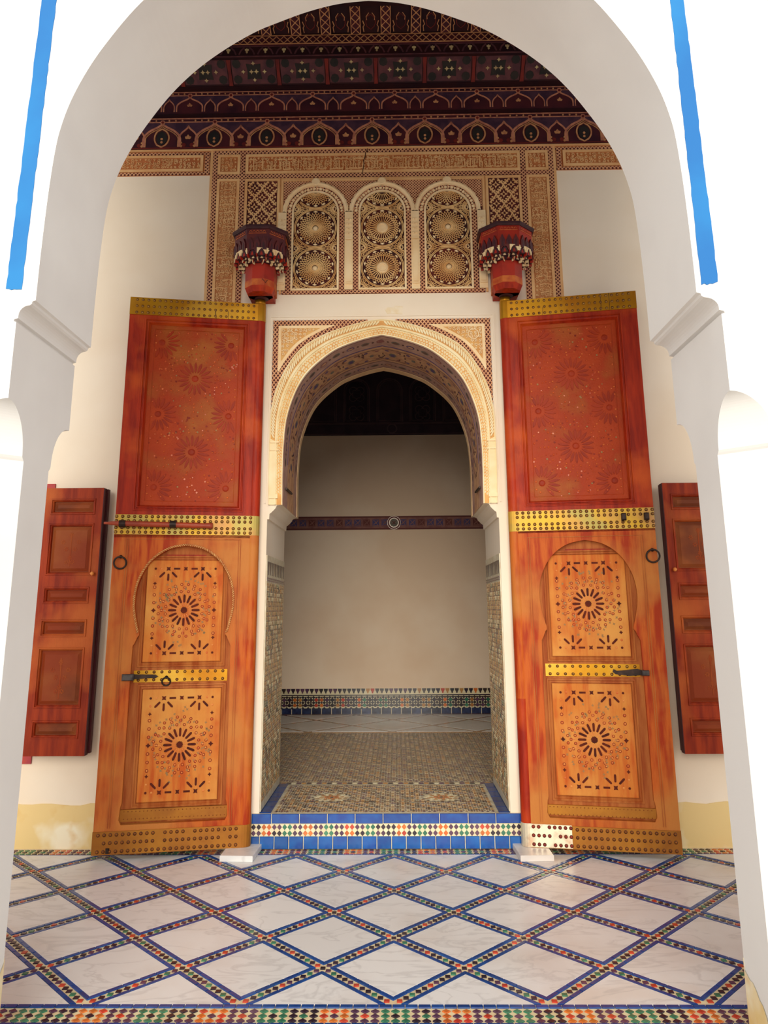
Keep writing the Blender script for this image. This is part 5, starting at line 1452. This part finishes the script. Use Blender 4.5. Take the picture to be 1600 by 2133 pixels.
# ================================================================== WINDOW SHUTTERS
def shutter(side, xh, xf, label):
    t = thing('window_shutter', label, 'shutter', (xh, -.125, .6), 0, 'panelled shutters folded back against the wall')
    W_ = abs(xf - xh); F = (lambda s, z, w_: (-side * s, -w_, z - .6))
    zt = 2.408; pans = [(2.319, 2.228), (2.142, 1.802), (1.698, 1.607), (1.477, 1.383), (1.289, .915), (.814, .722)]
    holes = [rect(.062, W_ - .062, b, a) for a, b in pans]
    m = MB(); slab(m, rect(0, W_, .6, zt), holes, -.05, 0, F, 0); m.build('frame', 'wood_shutter', t)
    m = MB(); fbox(m, W_ - .001, W_ + .004, .602, zt - .002, -.052, -.002, F); fbox(m, W_ - .03, W_ + (.016 if side < 0 else .0), .61, zt - .004, -.085, -.05, F); m.build('meeting_stile', 'wood_dark_edge', t)
    for a, b in pans:
        m = MB(); mould(m, .062, W_ - .062, b, a, [(-.012, .0005), (-.010, .006), (-.003, .006), (0, -.002), (.006, -.006), (.010, -.020)], F); m.build('panel_moulding', 'wood_shutter', t)
        m = MB(); fbox(m, .06, W_ - .06, b, a, -.04, -.022, F); mould(m, .078, W_ - .078, b + .016, a - .016, [(0, -.022), (.022, -.012)], F); fbox(m, .098, W_ - .098, b + .036, a - .036, -.03, -.0118, F) if a - b > .12 else fbox(m, .098, W_ - .098, b + .034, a - .034, -.03, -.0118, F)
        m.build('panel', 'wood_shutter_panel', t)
        if a - b > .2:
            m = MB(); c = W_ / 2; vc = (a + b) / 2
            ribbon(m, [(c, b + .05), (c + .003, vc), (c, a - .06)], .008, -.0118, -.0105, F)
            for k, (du, dv) in enumerate(((0, .10), (.055, .05), (-.055, .05), (.03, 0), (-.03, 0), (0, -.06), (.02, -.09), (-.02, -.09))):
                for q in range(6): prism(m, petal(c + du, vc + dv, q * PI / 3 + k, .004, .018, .009, 3), -.0118, -.0105, F)
            m.build('faded_flowers', 'shutter_flower', t)
    m = MB(); tube(m, [F(W_ - .03, 1.80, -.001), F(W_ - .03, 1.80, .012), F(W_ - .03, 1.80, .02), F(W_ - .03, 1.80, .034)], lambda q: (.008, .008, .015, .011)[min(3, int(q * 3.01))], 10); m.build('knob', 'wood_bead', t, smooth=True)
shutter(-1, -2.437, -2.015, 'narrow red panelled shutter on the wall left of the doors')
shutter(1, 2.43, 1.975, 'narrow red panelled shutter on the wall right of the doors')
# frames of the two windows the shutters belong to
for k, (r, xe) in enumerate(((WINL, -2.42), (WINR, 2.42))):
    x0, x1 = min(p[0] for p in r), max(p[0] for p in r)
    wn = structure('window_%d' % (k + 4), ((x0 + x1) / 2, 0, .57))
    FX = (lambda xc: (lambda u, v, w_: (u - xc, -w_, v - .57)))((x0 + x1) / 2)
    m = MB(); e0, e1 = (x0 - .065, x1 + (.05 if x1 < 0 else .065)) if x1 < 0 else (x0 - .03, x1 + .065)
    slab(m, rect(e0, e1, .532, 2.458), [rect(x0 + .01, x1 - .01, .58, 2.41)], -.05, .012, FX, 0); m.build('frame', 'frame_red', wn)
    m = MB(); fbox(m, x0 - .02, x1 + .02, .55, 2.44, -.46, -.42, FX, 0); m.build('light_block_board', 'wood_shutter', wn)  # unseen board added in the opening to keep daylight out of the room

# ================================================================== ROOM WALL DECORATION
rm = structure('trim_7', (0, 4.978, .211))
FR = lambda u, v, w_: (u, -w_, v - .211)
m = MB(); fbox(m, -5.98, 5.98, .212, .528, 0, .004, FR); m.build('mortar_bed', 'g_cream', rm)
for k in range(-24, 24):
    m = MB(); fbox(m, k * .13 + .004, k * .13 + .126, .214, .284, .004, .009, FR, 0, ch=.001); m.build('skirting_tile', 'g_navy', rm)
dk = ['g_dark', 'g_black', 'g_purple', 'g_dark', 'g_ochre', 'g_red', 'g_green', 'g_orange']
mb_ = MB(); prism(mb_, [(-.026, .527), (-.024, .505), (-.011, .485), (-.008, .468), (.008, .468), (.011, .485), (.024, .505), (.026, .527)], .003, .009, FR, 0)
dm = {c: mb_.mesh('merlon_tile', [c]) for c in dk}
for k in range(-50, 50):
    c = random.choice(dk[:4]) if (k < -6 or random.random() < .4) else random.choice(dk)
    o = bpy.data.objects.new('merlon_tile', dm[c]); o.parent = rm; o.location = (k * .0612, 0, 0); COL.objects.link(o)
m = MB(); fbox(m, -5.98, 5.98, .438, .451, .003, .0085, FR); m.build('dark_line', 'g_black', rm)
om = MB(); prism(om, [(0, -.023), (.015, -.015), (.023, 0), (.015, .015), (0, .023), (-.015, .015), (-.023, 0), (-.015, -.015)], .003, .008, FR, 0)
oms = {c: om.mesh('star_tile', [c]) for c in dk}
for k in range(-44, 44):
    c = random.choice(dk[4:]) if (k // 2) % 2 else random.choice(dk[:4])
    for r in range(2):
        o = bpy.data.objects.new('star_tile', oms[c]); o.parent = rm; o.location = (k * .07, 0, .387 + .0 - .068 * r); COL.objects.link(o)
m = MB(); fbox(m, -5.98, 5.98, .306, .428, .003, .0055, FR); m.build('dark_ground', 'g_dark', rm)
m = MB()
for k in range(-44, 44):
    for r in range(2):
        for a in (PI / 4, 3 * PI / 4, 5 * PI / 4, 7 * PI / 4):
            u, v = k * .07 + .0275 * math.cos(a), .387 - .068 * r + .0275 * math.sin(a)
            ribbon(m, [(u - .0125 * math.sin(a), v + .0125 * math.cos(a)), (u + .0125 * math.sin(a), v - .0125 * math.cos(a))], .0085, .003, .009, FR)
m.build('white_spacer_tile', 'g_cream', rm, kind='stuff')
m = MB()
for k in range(-44, 45):
    for r in range(3): prism(m, ngon(k * .07 - .035, .421 - .068 * r, .018, 4), .003, .008, FR, 0)
    for r in range(2): prism(m, ngon(k * .07, .353, .009, 4), .003, .008, FR, 0)
m.build('small_star_tile', 'g_dark', rm, kind='stuff')
# painted frieze
fz = structure('trim_8', (0, 4.978, 2.6))
FZ = lambda u, v, w_: (u, -w_, v - 2.6)
m = MB(); fbox(m, -5.98, 5.98, 2.602, 2.785, 0, .006, FZ); m.build('painted_board', 'room_band', fz)
m = MB()
for v0, v1 in ((2.602, 2.622), (2.765, 2.785)): fbox(m, -5.98, 5.98, v0, v1, .006, .012, FZ)
m.build('moulding', 'room_maroon', fz)
m = MB()
for k in range(-26, 27):
    u = .055 + k * .125
    if abs(k) < 1: continue
    mi = 0 if k % 3 else 1
    fbox(m, u - .045, u + .045, 2.645, 2.74, .006, .008, FZ, mi)
    ribbon(m, [(u - .03, 2.67), (u + .01, 2.70), (u + .035, 2.73)], .012, .008, .0095, FZ, 2); ribbon(m, [(u - .035, 2.735), (u - .01, 2.715), (u + .03, 2.66)], .008, .008, .0095, FZ, 2)
    fbox(m, u - .04, u + .04, 2.648, 2.66, .008, .0095, FZ, 2)
m.build('painted_letters', ['room_blue', 'room_maroon', 'room_band'], fz)
m = MB(); prism(m, ngon(.055, 2.694, .092, 24), .006, .014, FZ, 0); prism(m, ngon(.055, 2.694, .086, 24), .014, .016, FZ, 1); prism(m, ngon(.055, 2.694, .068, 24), .016, .018, FZ, 2); prism(m, ngon(.055, 2.694, .055, 24), .018, .0195, FZ, 3)
for a in (PI / 4, -PI / 4): ribbon(m, [(.055 - .03 * math.cos(a), 2.694 - .03 * math.sin(a)), (.055 + .03 * math.cos(a), 2.694 + .03 * math.sin(a))], .010, .0195, .021, FZ, 1)
m.build('medallion', ['g_ochre', 'room_maroon', 'g_ochre', 'int_green'], fz)
# dark upper frieze of blind arches
uf = structure('trim_9', (0, 4.978, 3.92))
FU = lambda u, v, w_: (u, -w_, v - 3.92)
m = MB(); fbox(m, -5.98, 5.98, 3.925, 5.6, 0, .02, FU); m.build('board', 'room_dark', uf)
m = MB()
for v in (3.94, 4.085, 4.10): fbox(m, -5.98, 5.98, v - .006, v + .006, .02, .03, FU)
m.build('moulding', 'room_line', uf)
m = MB(); ribbon(m, ngon(.04, 4.015, .065, 22), .016, .02, .032, FU, 0, closed=True); m.build('medallion', 'room_line', uf)
for k in range(-6, 7):
    cx = .008 + .466 * k; n = 18
    P = [(cx - .178, 4.115)] + [(cx - .178 * math.cos(PI * q / n), 4.565 + .178 * math.sin(PI * q / n)) for q in range(n + 1)] + [(cx + .178, 4.115)]
    m = MB(); slab(m, P, [], .02, .022, FU, 0, back=False); m.build('arch_panel', 'room_dark2' if k % 2 else 'room_dark', uf)
    m = MB(); ribbon(m, P, .018, .02, .034, FU); ribbon(m, [(cx - .155, 4.13)] + [(cx - .155 * math.cos(PI * q / n), 4.565 + .155 * math.sin(PI * q / n)) for q in range(n + 1)] + [(cx + .155, 4.13), (cx - .155, 4.13)], .009, .02, .03, FU)
    if k % 2:
        for cz_ in (4.24, 4.52):
            for q in range(4):
                a = PI / 4 + q * PI / 2
                ribbon(m, [(cx + .07 * math.cos(a) + .055 * math.cos(b), cz_ + .07 * math.sin(a) + .055 * math.sin(b)) for b in [a + 2.2 - 4.4 * z / 10 for z in range(11)]], .010, .022, .03, FU)
            ribbon(m, star(cx, cz_, .075, 8, .75), .009, .022, .03, FU, 0, closed=True)
    m.build('arch_frame', 'room_line', uf)
